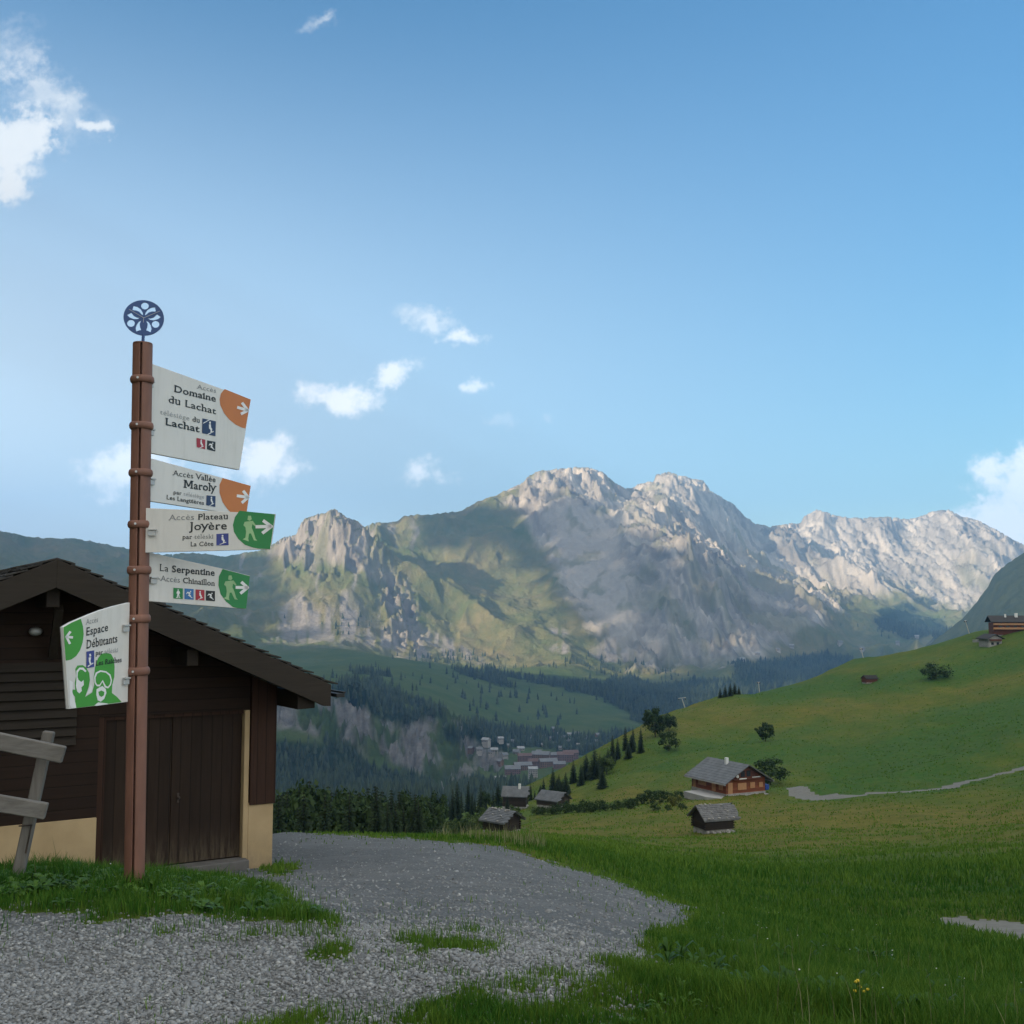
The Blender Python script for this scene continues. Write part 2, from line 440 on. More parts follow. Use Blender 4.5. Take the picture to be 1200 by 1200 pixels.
# ------------------------------------------------------------------ NEAR TERRAIN (in azimuth and log range; value = tangent of elevation)
def near_pts():
    pts = []
    def col(px, rows, py=True):
        for a, r in rows:
            if a > 5:                                   # a row of the photograph
                az, e = PA(px, a)
            else:                                       # already a tangent
                az, e = PA(px, 900)[0], a
            pts.append((az, math.log(r), e))
    for px in (-500, -150, 30): col(px, [(-.32, 5), (-.274, 5.9), (-.238, 7), (-.222, 7.6), (-.215, 8.6), (-.232, 11), (-.228, 14.5), (-.21, 20), (-.2, 28), (-.22, 45), (-.24, 80), (-.24, 160), (-.22, 350), (-.22, 900)])
    col(160, [(-.32, 5), (-.279, 5.8), (-.243, 6.9), (-.229, 7.6), (-.222, 8.8), (-.236, 11.5), (-.226, 15.5), (-.21, 20), (-.2, 27), (-.24, 45), (-.25, 80), (-.24, 160), (-.21, 350), (-.22, 900)])
    col(250, [(-.32, 5), (-.283, 5.75), (-.257, 6.6), (-.243, 7.4), (-.237, 9), (-.234, 12), (-.2255, 16), (-.205, 21), (-.204, 25), (-.25, 45), (-.25, 80), (-.24, 160), (-.21, 350), (-.22, 900)])
    col(330, [(-.32, 5), (-.289, 5.6), (-.268, 6.3), (-.253, 7.6), (-.241, 10), (-.2315, 13), (-.2225, 16), (975, 22.5), (977, 24), (-.25, 45), (-.25, 80), (-.24, 160), (-.21, 350), (-.22, 900)])
    col(400, [(-.32, 5), (-.292, 5.5), (-.273, 6.5), (-.25, 9), (-.236, 12), (-.222, 16), (979, 22.5), (977, 24.5), (-.25, 45), (-.25, 80), (-.24, 160), (-.21, 350), (-.22, 900)])
    col(480, [(-.32, 5), (-.294, 5.5), (-.272, 7), (-.247, 10), (-.232, 13), (-.218, 16.5), (982, 22.5), (980, 25), (-.235, 45), (-.235, 80), (-.23, 160), (-.21, 350), (-.21, 900)])
    col(545, [(-.32, 5), (-.296, 5.5), (-.272, 7), (-.247, 10), (-.232, 13), (-.219, 17), (984, 23), (982, 27), (983, 45), (980, 80), (973, 150), (955, 240), (945, 330), (-.2, 450), (-.22, 900)])
    col(620, [(-.323, 5), (-.298, 5.7), (-.276, 7.2), (-.25, 10), (-.237, 13.5), (-.225, 18), (991, 24), (986, 35), (984, 55), (980, 90), (972, 150), (953, 215), (938, 300), (922, 360), (-.2, 520), (-.22, 900)])
    col(700, [(-.327, 5), (-.302, 6), (-.28, 7.8), (-.258, 10.5), (-.246, 14), (-.236, 20), (1003, 27), (996, 40), (990, 65), (983, 95), (965, 150), (945, 205), (922, 265), (882, 335), (876, 350), (-.17, 520), (-.2, 900)])
    col(770, [(-.33, 5), (-.305, 6.2), (-.288, 8), (-.27, 11), (-.258, 15), (-.247, 21), (1019, 30), (1008, 48), (998, 75), (988, 105), (970, 145), (945, 190), (915, 245), (870, 310), (845, 370), (838, 390), (-.15, 560), (-.18, 900)])
    col(850, [(-.333, 5), (-.309, 6.5), (-.296, 8.5), (-.28, 11.5), (-.269, 16), (-.256, 23), (1031, 33), (1015, 52), (1002, 80), (991, 108), (977, 130), (953, 165), (936, 192), (905, 250), (860, 330), (818, 410), (815, 425), (-.14, 600), (-.16, 900)])
    col(1000, [(-.338, 5), (-.318, 6.6), (-.304, 8.8), (-.29, 12), (-.276, 17), (-.262, 25), (1032, 36), (1014, 56), (1000, 85), (984, 115), (965, 145), (932, 190), (905, 235), (865, 300), (810, 400), (775, 480), (773, 500), (-.11, 700), (-.13, 900)])
    col(1150, [(-.342, 5), (-.325, 6.6), (-.311, 9), (-.2985, 11), (-.287, 13.5), (-.27, 18), (-.257, 26), (1025, 37), (1008, 58), (991, 85), (972, 115), (952, 145), (908, 200), (880, 240), (835, 310), (775, 410), (742, 465), (741, 485), (-.08, 700), (-.1, 900)])
    for px in (1300, 1600): col(px, [(-.345, 5), (-.328, 6.6), (-.314, 9), (-.3, 11), (-.288, 13.5), (-.27, 18), (-.25, 26), (1015, 37), (995, 58), (975, 85), (955, 115), (930, 145), (885, 200), (855, 240), (810, 310), (745, 410), (705, 470), (700, 490), (-.06, 700), (-.1, 900)])
    return np.array(pts)
_np = near_pts()
KA, KR = 2.2, 1.0
def near_e_raw(az, lr):
    azc = np.clip(az, -0.62, 0.62)
    q = np.stack([azc * KA, lr * KR], -1).reshape(-1, 2)
    p = _np[:, :2] * (KA, KR)
    return rbf(p, _np[:, 2], q).reshape(az.shape)

AZV = R(33)
az_axis = np.concatenate([np.linspace(-math.pi, -AZV, 56, endpoint=False), np.linspace(-AZV, AZV, 640), np.linspace(AZV, math.pi, 57)[1:]])
lr_axis = np.concatenate([np.log(np.array([0.6, 1.2, 2.2, 3.2, 3.8])), np.linspace(math.log(4.15), math.log(30), 330), np.linspace(math.log(30), math.log(900), 330)[1:]])
AZ, LR = np.meshgrid(az_axis, lr_axis, indexing='ij')
RR = np.exp(LR)
E_near = near_e_raw(AZ, np.maximum(LR, math.log(5)))
# left and right profiles meet smoothly behind the camera
backw = sstep(R(60), R(175), np.abs(AZ)); mean_prof = 0.5 * (E_near[0] + E_near[-1])
E_near = E_near * (1 - backw) + mean_prof[None] * backw
E_near = np.where(RR < 5, E_near * 5 / RR, E_near)      # flat standing ground around the camera
Z_near = E_near * RR
XX, YY = RR * np.sin(AZ), RR * np.cos(AZ)
PXn, PYn = to_px(AZ, E_near)

# gravel track and the two far roads, as outlines of the worn ground
GRAVEL = [(-700, 1065), (-60, 1066), (0, 1064), (60, 1068), (130, 1076), (200, 1077), (270, 1081), (330, 1088), (392, 1091), (372, 1076), (345, 1060), (322, 1043), (285, 1030), (215, 1022), (100, 1010),
          (100, 985), (318, 973), (360, 976), (420, 979), (470, 982), (540, 987), (600, 996), (655, 1014), (690, 1022), (720, 1032), (762, 1050), (818, 1066), (800, 1082), (758, 1096), (754, 1124), (702, 1148), (612, 1164), (540, 1174), (470, 1182), (400, 1189), (330, 1197), (260, 1214), (150, 1300), (0, 1420), (-900, 1500)]
TUFTS = [[(470, 1107), (500, 1101), (560, 1097), (588, 1103), (580, 1112), (530, 1118), (490, 1117)], [(365, 1119), (385, 1116), (400, 1123), (385, 1127), (370, 1126)],
         [(306, 1019), (330, 1012), (356, 1014), (345, 1022), (320, 1025)], [(820, 1075), (800, 1066), (832, 1066)]]
ROAD_NEAR = [(1095, 1077), (1125, 1074), (1165, 1077), (1230, 1082), (1400, 1090), (1400, 1140), (1230, 1112), (1190, 1107), (1150, 1096), (1115, 1084)]
ROAD_FAR = [(920, 927), (935, 924), (960, 931), (1000, 930), (1040, 925), (1080, 918), (1120, 909), (1160, 899), (1210, 887), (1280, 872), (1280, 878), (1210, 893), (1160, 905), (1120, 915), (1080, 923), (1040, 930), (1000, 935), (955, 937), (925, 934)]
jx = fbm(XX * 1.3, YY * 1.3, 4) * 1.0
warp = fbm(XX * 3.1 + 5, YY * 3.1, 4)
ok = (np.abs(AZ) < R(75)) & (RR > 2.0) & (RR < 60)
sc_px = F / np.maximum(RR, 3)                          # how large a metre looks there
gsd = np.where(ok, poly_sd(PXn, PYn, GRAVEL), -1e3)
gsd = np.where(RR < 4.4, np.where(np.abs(AZ) < R(75), poly_sd(PXn, np.minimum(PYn, 1195), GRAVEL), -1e3), gsd)
for T in TUFTS: gsd = np.minimum(gsd, np.where(ok, -poly_sd(PXn, PYn, T), 1e3))
g_m = gsd / sc_px * np.where(RR < 12, 1.0, 1.6) + warp * 0.13 + jx * 0.05   # roughly metres inside the gravel
gravel = sstep(-0.10, 0.10, g_m)
far_ok = (np.abs(AZ) < R(32)) & (RR > 8)
r1 = np.where(far_ok & (RR < 40), poly_sd(PXn, PYn, ROAD_NEAR), -1e3)
r2 = np.where(far_ok & (RR > 120), poly_sd(PXn, PYn, ROAD_FAR), -1e3)
road = (r1 / sc_px + warp * 0.12 > 0) | (r2 > 0.55)

# small relief: hummocks on grass, ripples on the gravel, banks on the hill
Z_near += (1 - gravel) * (0.035 * fbm(XX * 1.1, YY * 1.1, 4) + 0.05 * fbm(XX * 0.35, YY * 0.35, 3)) * sstep(3, 6, RR)
Z_near += gravel * 0.02 * fbm(XX * 1.8, YY * 1.8, 4)
hillw = sstep(30, 120, RR) * (np.abs(AZ) < R(45))
Z_near += hillw * (0.95 * fbm(XX / 20, YY / 30, 5) + 2.0 * fbm((XX * .5 - YY * .87) / 34, (XX * .87 + YY * .5) / 130, 3) * sstep(120, 220, RR) + 1.2 * fbm(XX / 60 + 3, YY / 70, 3) * sstep(90, 250, RR))
# greener and browner ground on the meadow
olive = fbm(XX / 45 + 2 + 0.004 * YY, YY / 110, 4) + 0.5 * fbm(XX / 9, YY / 15, 4)
PXn2, PYn2 = to_px(AZ, Z_near / RR)
olive += 0.55 * np.exp(-((PYn2 - 975 + 0.02 * (PXn2 - 800)) / 34) ** 2) * (PXn2 > 560) + 0.35 * np.exp(-((PYn2 - 862) / 26) ** 2) * sstep(960, 840, PXn2) - 0.75 * np.exp(-((PYn2 - 1035) / 22) ** 2) * (PXn2 > 640) * 1.0
olive -= 0.95 * np.exp(-((PYn2 - 818 + 0.146 * (PXn2 - 886) + 5 * warp) / 13) ** 2) * sstep(850, 930, PXn2)
olive -= 0.95 * np.exp(-((PYn2 - 898 + 0.285 * (PXn2 - 1006) + 6 * warp) / 22) ** 2) * sstep(930, 1040, PXn2)
olive += 0.5 * np.exp(-((PYn2 - 826 + 0.25 * (PXn2 - 1067) + 6 * warp) / 13) ** 2) * sstep(960, 1060, PXn2)
olive += 0.4 * np.exp(-((PYn2 - 842 + 0.10 * (PXn2 - 900)) / 12) ** 2) * sstep(740, 800, PXn2) * sstep(1010, 930, PXn2)
olive -= 0.55 * np.exp(-((PYn2 - 893 + 0.05 * (PXn2 - 780)) / 16) ** 2) * sstep(700, 760, PXn2) * sstep(1000, 900, PXn2)
olive += 0.45 * fbm(XX / 45 + 1, Z_near * 0.55 + 0.02 * XX, 4) * sstep(60, 140, RR)
olive = np.clip(0.45 + 0.62 * olive, 0, 1)

def grid_faces(na, nr):
    i, j = np.meshgrid(np.arange(na - 1), np.arange(nr - 1), indexing='ij')
    a = (i * nr + j).ravel(); return np.stack([a, a + nr, a + nr + 1, a + 1], 1)
def compact(verts, faces, attrs):
    u, inv = np.unique(faces.ravel(), return_inverse=True)
    return verts[u], inv.reshape(faces.shape), {k: v[u] for k, v in attrs.items()}

def near_height(x, y):
    az = np.arctan2(x, y); lr = np.log(np.hypot(x, y))
    fi = np.interp(az, az_axis, np.arange(len(az_axis))); fj = np.interp(lr, lr_axis, np.arange(len(lr_axis)))
    i = np.clip(fi.astype(int), 0, len(az_axis) - 2); j = np.clip(fj.astype(int), 0, len(lr_axis) - 2)
    u, v = fi - i, fj - j
    Z = Z_near
    return (Z[i, j] * (1 - u) + Z[i + 1, j] * u) * (1 - v) + (Z[i, j + 1] * (1 - u) + Z[i + 1, j + 1] * u) * v
def near_sample(G, x, y):
    az = np.arctan2(x, y); lr = np.log(np.hypot(x, y))
    i = np.clip(np.round(np.interp(az, az_axis, np.arange(len(az_axis)))).astype(int), 0, len(az_axis) - 1)
    j = np.clip(np.round(np.interp(lr, lr_axis, np.arange(len(lr_axis)))).astype(int), 0, len(lr_axis) - 1)
    return G[i, j]
def gz(x, y): return float(near_height(np.array([x]), np.array([y]))[0])
def hit(px, py, rmin=5, rmax=880):
    """first ground point on a sight line (highest one if it passes above the crest)"""
    az, e = PA(px, py)
    r = np.exp(np.linspace(math.log(rmin), math.log(rmax), 1500))
    x, y = r * math.sin(az), r * math.cos(az)
    ee = near_height(x, y) / r
    k = np.where(ee >= e)[0]
    k = k[0] if len(k) else int(np.argmax(ee))
    return Vector((x[k], y[k], ee[k] * r[k]))
def at(px, r):
    az = PA(px, 900)[0]; x, y = r * math.sin(az), r * math.cos(az); return Vector((x, y, gz(x, y)))

# meadow material
m, nt, b = nodes_of('meadow grass')
ol = attr(nt, 'olive')
n1 = tex(nt, 0.9, 9, 0.72); n2 = tex(nt, 0.06, 6, 0.6); n3 = tex(nt, 7.0, 6, 0.7); n4 = tex(nt, 0.23, 7, 0.7, stretch=(1, 2.2, 1))
base = ramp(nt, ol, [(0.12, (.042, .125, .015)), (0.45, (.088, .142, .016)), (0.75, (.145, .155, .020)), (0.98, (.195, .168, .03))])
c = mixc(nt, mathn(nt, 'MULTIPLY', ramp(nt, n4, [(0.36, (1, 1, 1)), (0.62, (0, 0, 0))]), 0.5), base, (.036, .066, .010))
c = mixc(nt, mathn(nt, 'MULTIPLY', ramp(nt, n1, [(0.42, (0, 0, 0)), (0.68, (1, 1, 1))]), 0.45), c, (.17, .165, .032))
c = mixc(nt, mathn(nt, 'MULTIPLY', ramp(nt, n3, [(0.35, (1, 1, 1)), (0.6, (0, 0, 0))]), 0.5), c, (.02, .035, .01))
nt.links.new(c, b.inputs['Base Color']); b.inputs['Roughness'].default_value = 0.9; b.inputs['Specular IOR Level'].default_value = 0.1
hh = mathn(nt, 'ADD', mathn(nt, 'MULTIPLY', n1, 1.0), mathn(nt, 'MULTIPLY', n3, 0.25))
bump(nt, b, hh, 0.8, 0.35)
M['meadow'] = m
# gravel material
m, nt, b = nodes_of('crushed grey gravel')
v1 = tex(nt, 42, kind='v'); v2 = tex(nt, 95, kind='v'); big = tex(nt, 0.9, 5, 0.6); mid = tex(nt, 5, 5, 0.7)
bw = nt.nodes.new('ShaderNodeSeparateColor'); nt.links.new(v1.outputs['Color'], bw.inputs[0])
bw2 = nt.nodes.new('ShaderNodeSeparateColor'); nt.links.new(v2.outputs['Color'], bw2.inputs[0])
ff = mathn(nt, 'ADD', mathn(nt, 'MULTIPLY', bw.outputs[0], 0.5), mathn(nt, 'MULTIPLY', bw2.outputs[1], 0.5))
c = ramp(nt, ff, [(0.1, (.10, .104, .104)), (0.55, (.188, .198, .202)), (0.92, (.36, .368, .365))])
c = mixc(nt, mathn(nt, 'MULTIPLY', ramp(nt, mid, [(0.4, (1, 1, 1)), (0.62, (0, 0, 0))]), 0.5), c, (.10, .097, .09))
c = mixc(nt, mathn(nt, 'MULTIPLY', attr(nt, 'fine'), 0.55), c, (.128, .139, .148))
c = mixc(nt, mathn(nt, 'MULTIPLY', ramp(nt, big, [(0.45, (0, 0, 0)), (0.66, (1, 1, 1))]), 0.45), c, (.225, .232, .232))
nt.links.new(c, b.inputs['Base Color']); b.inputs['Roughness'].default_value = 0.9; b.inputs['Specular IOR Level'].default_value = 0.2
h = mathn(nt, 'ADD', mathn(nt, 'MULTIPLY', v1.outputs['Distance'], -1.0), mathn(nt, 'MULTIPLY', v2.outputs['Distance'], -0.5))
bump(nt, b, h, 0.9, 0.03)
M['gravel'] = m
M['road'] = simple('pale road surface', (.19, .18, .155), (.13, .123, .105), 3, 0.9, 0.3, 0.02)

def build_near():
    nr = len(lr_axis); na = len(az_axis)
    V = np.stack([XX, YY, Z_near], -1).reshape(-1, 3)
    fc = grid_faces(na, nr)
    gm = gravel.ravel()[fc].mean(1) > 0.5
    rd = road.ravel()[fc].mean(1) > 0.5
    fine = sstep(7.2, 5.6, RR) + 0.4 * fbm(XX * 0.5, YY * 0.5, 3)
    fine = np.clip(1 - fine, 0, 1)
    for name, sel, mat, at_ in (('gravel_track', gm & ~rd, 'gravel', {'fine': fine.ravel()}), ('road', rd, 'road', {}), ('meadow_ground', ~gm & ~rd, 'meadow', {'olive': olive.ravel()})):
        v, f, a = compact(V, fc[sel], at_)
        o = np_mesh(name, v, f, [M[mat]], attrs=a, smooth=True); tag(o, kind='structure')
build_near()

# ------------------------------------------------------------------ FAR TERRAIN
SIL = [(-400, 600), (-200, 612), (0, 622), (40, 630), (69, 630), (95, 632.5), (116, 636), (151, 643), (191, 650), (223, 648), (244, 649), (265, 652), (284, 648), (314, 643), (322, 636), (332.5, 629), (347, 627.5), (350, 617), (357, 607.5), (365, 604), (380, 601), (390, 596), (395, 597.5), (405, 605), (422, 612), (427, 617.5), (437, 612.5), (457, 612), (467, 611), (473, 605), (490, 603), (510, 602.5), (540.6, 598.6), (560, 587.5), (582, 580), (597, 573), (613, 565), (620, 557.5), (632, 551), (652, 550), (677, 547), (693, 548), (707, 553), (717, 563), (733, 572.5), (740, 572), (748, 567), (766, 564), (769, 555.6), (784, 553), (800.5, 558), (824, 563), (835, 577), (859, 590), (872, 604), (885, 613), (903, 617), (918, 614), (938, 613), (942, 605), (957, 597), (966, 599.5), (983, 605), (1009, 607), (1033, 605), (1063.5, 608), (1079, 605), (1092, 599.5), (1111, 597), (1126, 604), (1148, 610), (1172, 622), (1187, 632), (1200, 638.5), (1260, 650), (1600, 640)]
CREST_R = [(-400, 4600), (150, 4600), (300, 4250), (350, 4000), (430, 4000), (445, 4650), (560, 4800), (620, 4950), (720, 5050), (780, 5450), (880, 5600), (930, 6300), (960, 6500), (1110, 6800), (1250, 6800), (1600, 6800)]
def far_pts():
    pts = []
    tab = {
        -400: [(1000, 640), (968, 900), (930, 1200), (880, 2000), (800, 2800), (740, 3500), (670, 4200)],
        0: [(1000, 640), (968, 900), (935, 1200), (880, 2000), (800, 2800), (745, 3500), (680, 4200)],
        180: [(1000, 640), (968, 900), (935, 1200), (880, 1800), (800, 2600), (745, 3300), (690, 4100)],
        320: [(1000, 640), (968, 850), (948, 1000), (935, 1300), (890, 1600), (826, 1690), (815, 1800), (800, 2100), (790, 2500), (775, 2900), (742, 3300), (690, 3750)],
        390: [(1000, 640), (968, 850), (948, 1000), (930, 1300), (885, 1600), (815, 1690), (803, 1820), (790, 2200), (777, 2700), (765, 3000), (722, 3350), (670, 3700), (635, 3850)],
        440: [(1000, 640), (968, 850), (945, 1000), (930, 1300), (900, 1600), (842, 1700), (820, 1820), (788, 2300), (775, 2700), (768, 2950), (745, 3300), (700, 3700), (660, 4150)],
        520: [(1000, 640), (968, 850), (935, 1200), (915, 1600), (852, 1740), (840, 1900), (818, 2150), (795, 2500), (780, 3000), (755, 3400), (700, 3900), (650, 4350)],
        600: [(1000, 640), (968, 900), (930, 1200), (908, 1600), (878, 1950), (852, 2150), (842, 2300), (802, 2700), (787, 3000), (772, 3300), (740, 3700), (690, 4150), (630, 4600)],
        690: [(995, 640), (960, 850), (915, 1300), (895, 1650), (870, 2000), (852, 2250), (835, 2450), (803, 2800), (790, 3100), (781, 3350), (752, 3650), (700, 4000), (630, 4450), (575, 4850)],
        790: [(910, 1000), (865, 2000), (832, 2700), (803, 3200), (787, 3500), (735, 3680), (690, 3860), (648, 4060), (610, 4650)],
        880: [(870, 2000), (832, 2800), (802, 3300), (783, 3650), (745, 3830), (705, 4020), (684, 4200), (640, 5000)],
        960: [(850, 2000), (812, 3000), (790, 3500), (772, 3950), (738, 4150), (702, 4700), (665, 5400), (630, 6000)],
        1100: [(830, 2000), (795, 3000), (772, 3800), (752, 4400), (733, 4900), (692, 5550), (655, 6050), (620, 6500)],
        1200: [(800, 2000), (775, 3000), (755, 4000), (735, 4800), (695, 5600), (660, 6200)],
        1600: [(800, 2000), (775, 3000), (755, 4000), (735, 4800), (695, 5600), (660, 6200)],
    }
    for px, rows in tab.items():
        for py, r in rows:
            az, e = PA(px, py); pts.append((az, math.log(r), e))
        py = np.interp(px, [s[0] for s in SIL], [s[1] for s in SIL]); rc = np.interp(px, [s[0] for s in CREST_R], [s[1] for s in CREST_R])
        az, e = PA(px, py)
        pts += [(az, math.log(rc), e), (az, math.log(rc + 450), e - 0.035), (az, math.log(9000), -0.02)]
    for px in (350, 425, 465, 560, 640, 740, 835, 920, 1030, 1150):
        py = np.interp(px, [s[0] for s in SIL], [s[1] for s in SIL]); rc = np.interp(px, [s[0] for s in CREST_R], [s[1] for s in CREST_R])
        az, e = PA(px, py); pts += [(az, math.log(rc), e), (az, math.log(rc + 450), e - 0.035)]
    return np.array(pts)
_fp = far_pts()
AZF = R(36)
faz = np.concatenate([np.linspace(-AZF, R(-26), 60, endpoint=False), np.linspace(R(-26), R(26), 1000), np.linspace(R(26), AZF, 61)[1:]])
flr = np.concatenate([np.linspace(math.log(640), math.log(1550), 60), np.linspace(math.log(1550), math.log(3000), 190)[1:], np.linspace(math.log(3000), math.log(7200), 430)[1:], np.linspace(math.log(7200), math.log(9000), 12)[1:]])
FA, FL = np.meshgrid(faz, flr, indexing='ij')
FR = np.exp(FL)
kf = (2.6, 1.5)
E_far = rbf(_fp[:, :2] * kf, _fp[:, 2], np.stack([FA * kf[0], FL * kf[1]], -1).reshape(-1, 2)).reshape(FA.shape)
FX, FY = FR * np.sin(FA), FR * np.cos(FA)
PXf, PYf = to_px(FA, E_far)
def regions(polys, px, py, soft, nz):
    m = np.zeros(px.shape)
    for p in polys:
        xs = [q[0] for q in p]; ys = [q[1] for q in p]
        box = (px > min(xs) - 40) & (px < max(xs) + 40) & (py > min(ys) - 40) & (py < max(ys) + 40)
        s = np.full(px.shape, -1e3); s[box] = poly_sd(px[box], py[box], p)
        m = np.maximum(m, sstep(-soft, soft, s + nz))
    return m
ROCK = [[(590, 585), (600, 566), (632, 540), (1230, 535), (1230, 705), (1120, 716), (1060, 692), (1000, 702), (960, 735), (900, 768), (820, 785), (740, 777), (705, 745), (668, 705), (640, 650), (622, 612)],
        [(322, 648), (330, 622), (350, 590), (425, 590), (440, 635), (462, 672), (484, 710), (490, 742), (468, 740), (446, 700), (418, 668), (385, 660), (350, 655)]]
SCREE = [[(295, 775), (330, 730), (352, 690), (372, 712), (405, 700), (420, 725), (450, 738), (520, 768), (480, 778), (430, 755), (370, 765)], [(503, 742), (530, 742), (565, 772), (520, 772)], [(695, 760), (720, 745), (745, 770), (730, 782)], [(648, 735), (662, 735), (664, 765), (650, 762)]]
CLIFF = [[(318, 822), (345, 812), (420, 818), (445, 842), (478, 850), (500, 838), (535, 850), (560, 872), (588, 882), (590, 905), (560, 908), (520, 932), (488, 905), (455, 892), (430, 890), (415, 872), (380, 868), (345, 858), (318, 858)]]
FOREST = [[(290, 862), (345, 862), (385, 872), (415, 876), (432, 896), (488, 912), (520, 940), (560, 912), (600, 925), (650, 930), (650, 1000), (290, 1000)],
          [(383, 822), (402, 800), (440, 808), (470, 815), (492, 838), (478, 852), (440, 840)], [(518, 852), (560, 850), (640, 858), (690, 868), (760, 862), (760, 885), (690, 884), (620, 876), (560, 878), (520, 872)],
          [(535, 786), (600, 793), (700, 801), (770, 799), (860, 798), (860, 850), (770, 852), (735, 838), (700, 818), (650, 806), (590, 800)], [(412, 786), (450, 796), (440, 804)],
          [(1028, 716), (1062, 712), (1105, 728), (1120, 742), (1060, 745), (1035, 740)], [(860, 780), (930, 770), (1000, 765), (1000, 800), (860, 815)],
          [(475, 826), (490, 820), (520, 838), (500, 846)], [(320, 800), (345, 802), (385, 812), (350, 815), (320, 815)]]
nz_px = fbm(FX / 130, FY / 130, 5) * 16
mt = sstep(2950, 3500, FR)                                             # mountain zone
rock_w = regions(ROCK, PXf, PYf, 8, nz_px)
cliff_w = regions(CLIFF, PXf, PYf, 4, nz_px * 0.6)
crest_l = np.log(np.interp(faz, [PA(s[0], 640)[0] for s in CREST_R], [s[1] for s in CREST_R]))[:, None]
# relief: big spurs, gullies down the fall line, blocks
wx = FX + 120 * fbm(FX / 500, FY / 500, 3); wy = FY + 120 * fbm(FX / 500 + 7, FY / 500 + 3, 3)
big = ridged(wx / 900 + 0.3, wy / 1300, 4) - 0.9
shear = sstep(PA(520, 650)[0], PA(700, 650)[0], FA)                # the strata dip to the right on the main wall
As = FA + (0.42 * shear - 0.05) * (FL - crest_l)
gul = ridged(As * 30 + 0.9 * fbm(FX / 240, FY / 240, 4), (FL - 8.3) * (3.2 + 5 * (1 - shear)) - 0.6 * shear * FA * 20, 5) - 0.85
gul2 = ridged(As * 95 + 0.6 * fbm(FX / 110, FY / 110, 3), FL * 9 + 3, 4) - 0.8
iso = ridged(FX / 230 + 0.3 * fbm(FX / 120, FY / 120, 3), FY / 330, 5) - 0.85
iso2 = ridged(FX / 95, FY / 120, 5, 0.6) - 0.85
gul = gul * (.15 + .85 * shear) + (1 - shear) * iso
gul2 = gul2 * shear + (1 - shear) * 1.3 * iso2
fine = ridged(FX / 75 + FY / 190, FY / 62, 6, 0.62) - 0.9
blk = fbm(FX / 38 + FY / 60, FY / 30, 4)
relief = mt * (80 * big + (14 + 17 * rock_w) * gul + (3 + 7 * rock_w) * gul2 + (3 + 11 * rock_w) * fine + (1 + 3 * rock_w) * blk)
tower = regions([ROCK[1]], PXf, PYf, 6, nz_px * .5)
relief += mt * tower * 20 * (ridged(FA * 75 + 0.7 * fbm(FX / 90, FY / 90, 3), FL * 6, 4) - .75)
slab = regions([[(640, 606), (672, 588), (712, 600), (728, 645), (742, 700), (738, 752), (700, 738), (668, 700), (648, 655)]], PXf, PYf, 12, nz_px * .6)
relief *= 1 - .72 * slab
lowz = sstep(700, 1100, FR) * (1 - mt)
relief += lowz * (14 * fbm(FX / 260, FY / 260, 5)) + cliff_w * (16 * (ridged(FA * 90 + 0.8 * fbm(FX / 60, FY / 60, 3), FL * 30, 4) - .7) + 12 * fine)
E_far = E_far + relief / FR
sil_az = np.array([PA(px, py)[0] for px, py in SIL]); sil_e = np.array([PA(px, py)[1] for px, py in SIL])
tgt = np.interp(faz, sil_az, sil_e) + 0.0011 * fbm(faz * 240, faz * 0 + 2.5, 4) + 0.0007 * perlin(faz * 900, faz * 0 + .5)
zone = FR > 2900
def gsm(v, sg):
    k = np.exp(-0.5 * (np.arange(-3 * sg, 3 * sg + 1) / sg) ** 2); k /= k.sum()
    return np.convolve(np.pad(v, 3 * sg, mode='edge'), k, 'valid')
for sg, wd in ((22, .12), (14, .10), (8, .05), (5, .035), (3, .02), (1, .010), (1, .008), (1, .008)):
    Em = np.where(zone, E_far, -9)
    k = Em.argmax(1); d = gsm(tgt - Em[np.arange(len(faz)), k], sg)
    ctr = crest_l if wd > .04 else flr[k][:, None]
    E_far = E_far + d[:, None] * np.exp(-((FL - ctr) / wd) ** 2)
Em = np.where(zone, E_far, -9)
E_far = np.where(zone, np.minimum(E_far, tgt[:, None]), E_far)
Z_far = E_far * FR
PXf, PYf = to_px(FA, E_far)

Z_far[:, 0] -= 120                                                   # the near edge is turned down into the slope below
rockm = regions(ROCK, PXf, PYf, 10, nz_px) * mt
# grass ledges hold on the gentler parts of the rock
dzr = np.gradient(Z_far, axis=1) / np.gradient(FR, axis=1)
dza = np.gradient(Z_far, axis=0) / (np.gradient(faz)[:, None] * FR)
steep = np.hypot(dzr, dza)
ledge = fbm(FX / 70 + 4, FY / 120, 5)
left_tower = (PXf < 520)
rockm = np.where(left_tower, rockm * sstep(-0.15, 0.35, ledge * 0.7 + (steep - 0.85) * 0.9 + 0.15), rockm)
rockm = np.clip(rockm - 0.55 * sstep(0.1, 0.5, ledge) * sstep(950, 720, PXf), 0, 1)
scree = regions(SCREE, PXf, PYf, 8, nz_px * 1.3) * mt * sstep(-0.5, 0.1, fbm(FA * 150, FL * 10, 4))
scree = np.maximum(scree, (PXf < 500) * (PXf > 280) * mt * sstep(0.22, 0.6, fbm(FA * 120 + 0.9 * fbm(FX / 130, FY / 130, 3), FL * 11 + 2, 5)) * sstep(770, 715, PYf) * 0.75)
cliffm = regions(CLIFF, PXf, PYf, 4, nz_px * 0.5) * sstep(-0.15, 0.22, fbm(FX / 60, FY / 60, 4))
forest = regions(FOREST, PXf, PYf, 5, nz_px * 0.7) * (1 - cliffm) * (FR < 5200)
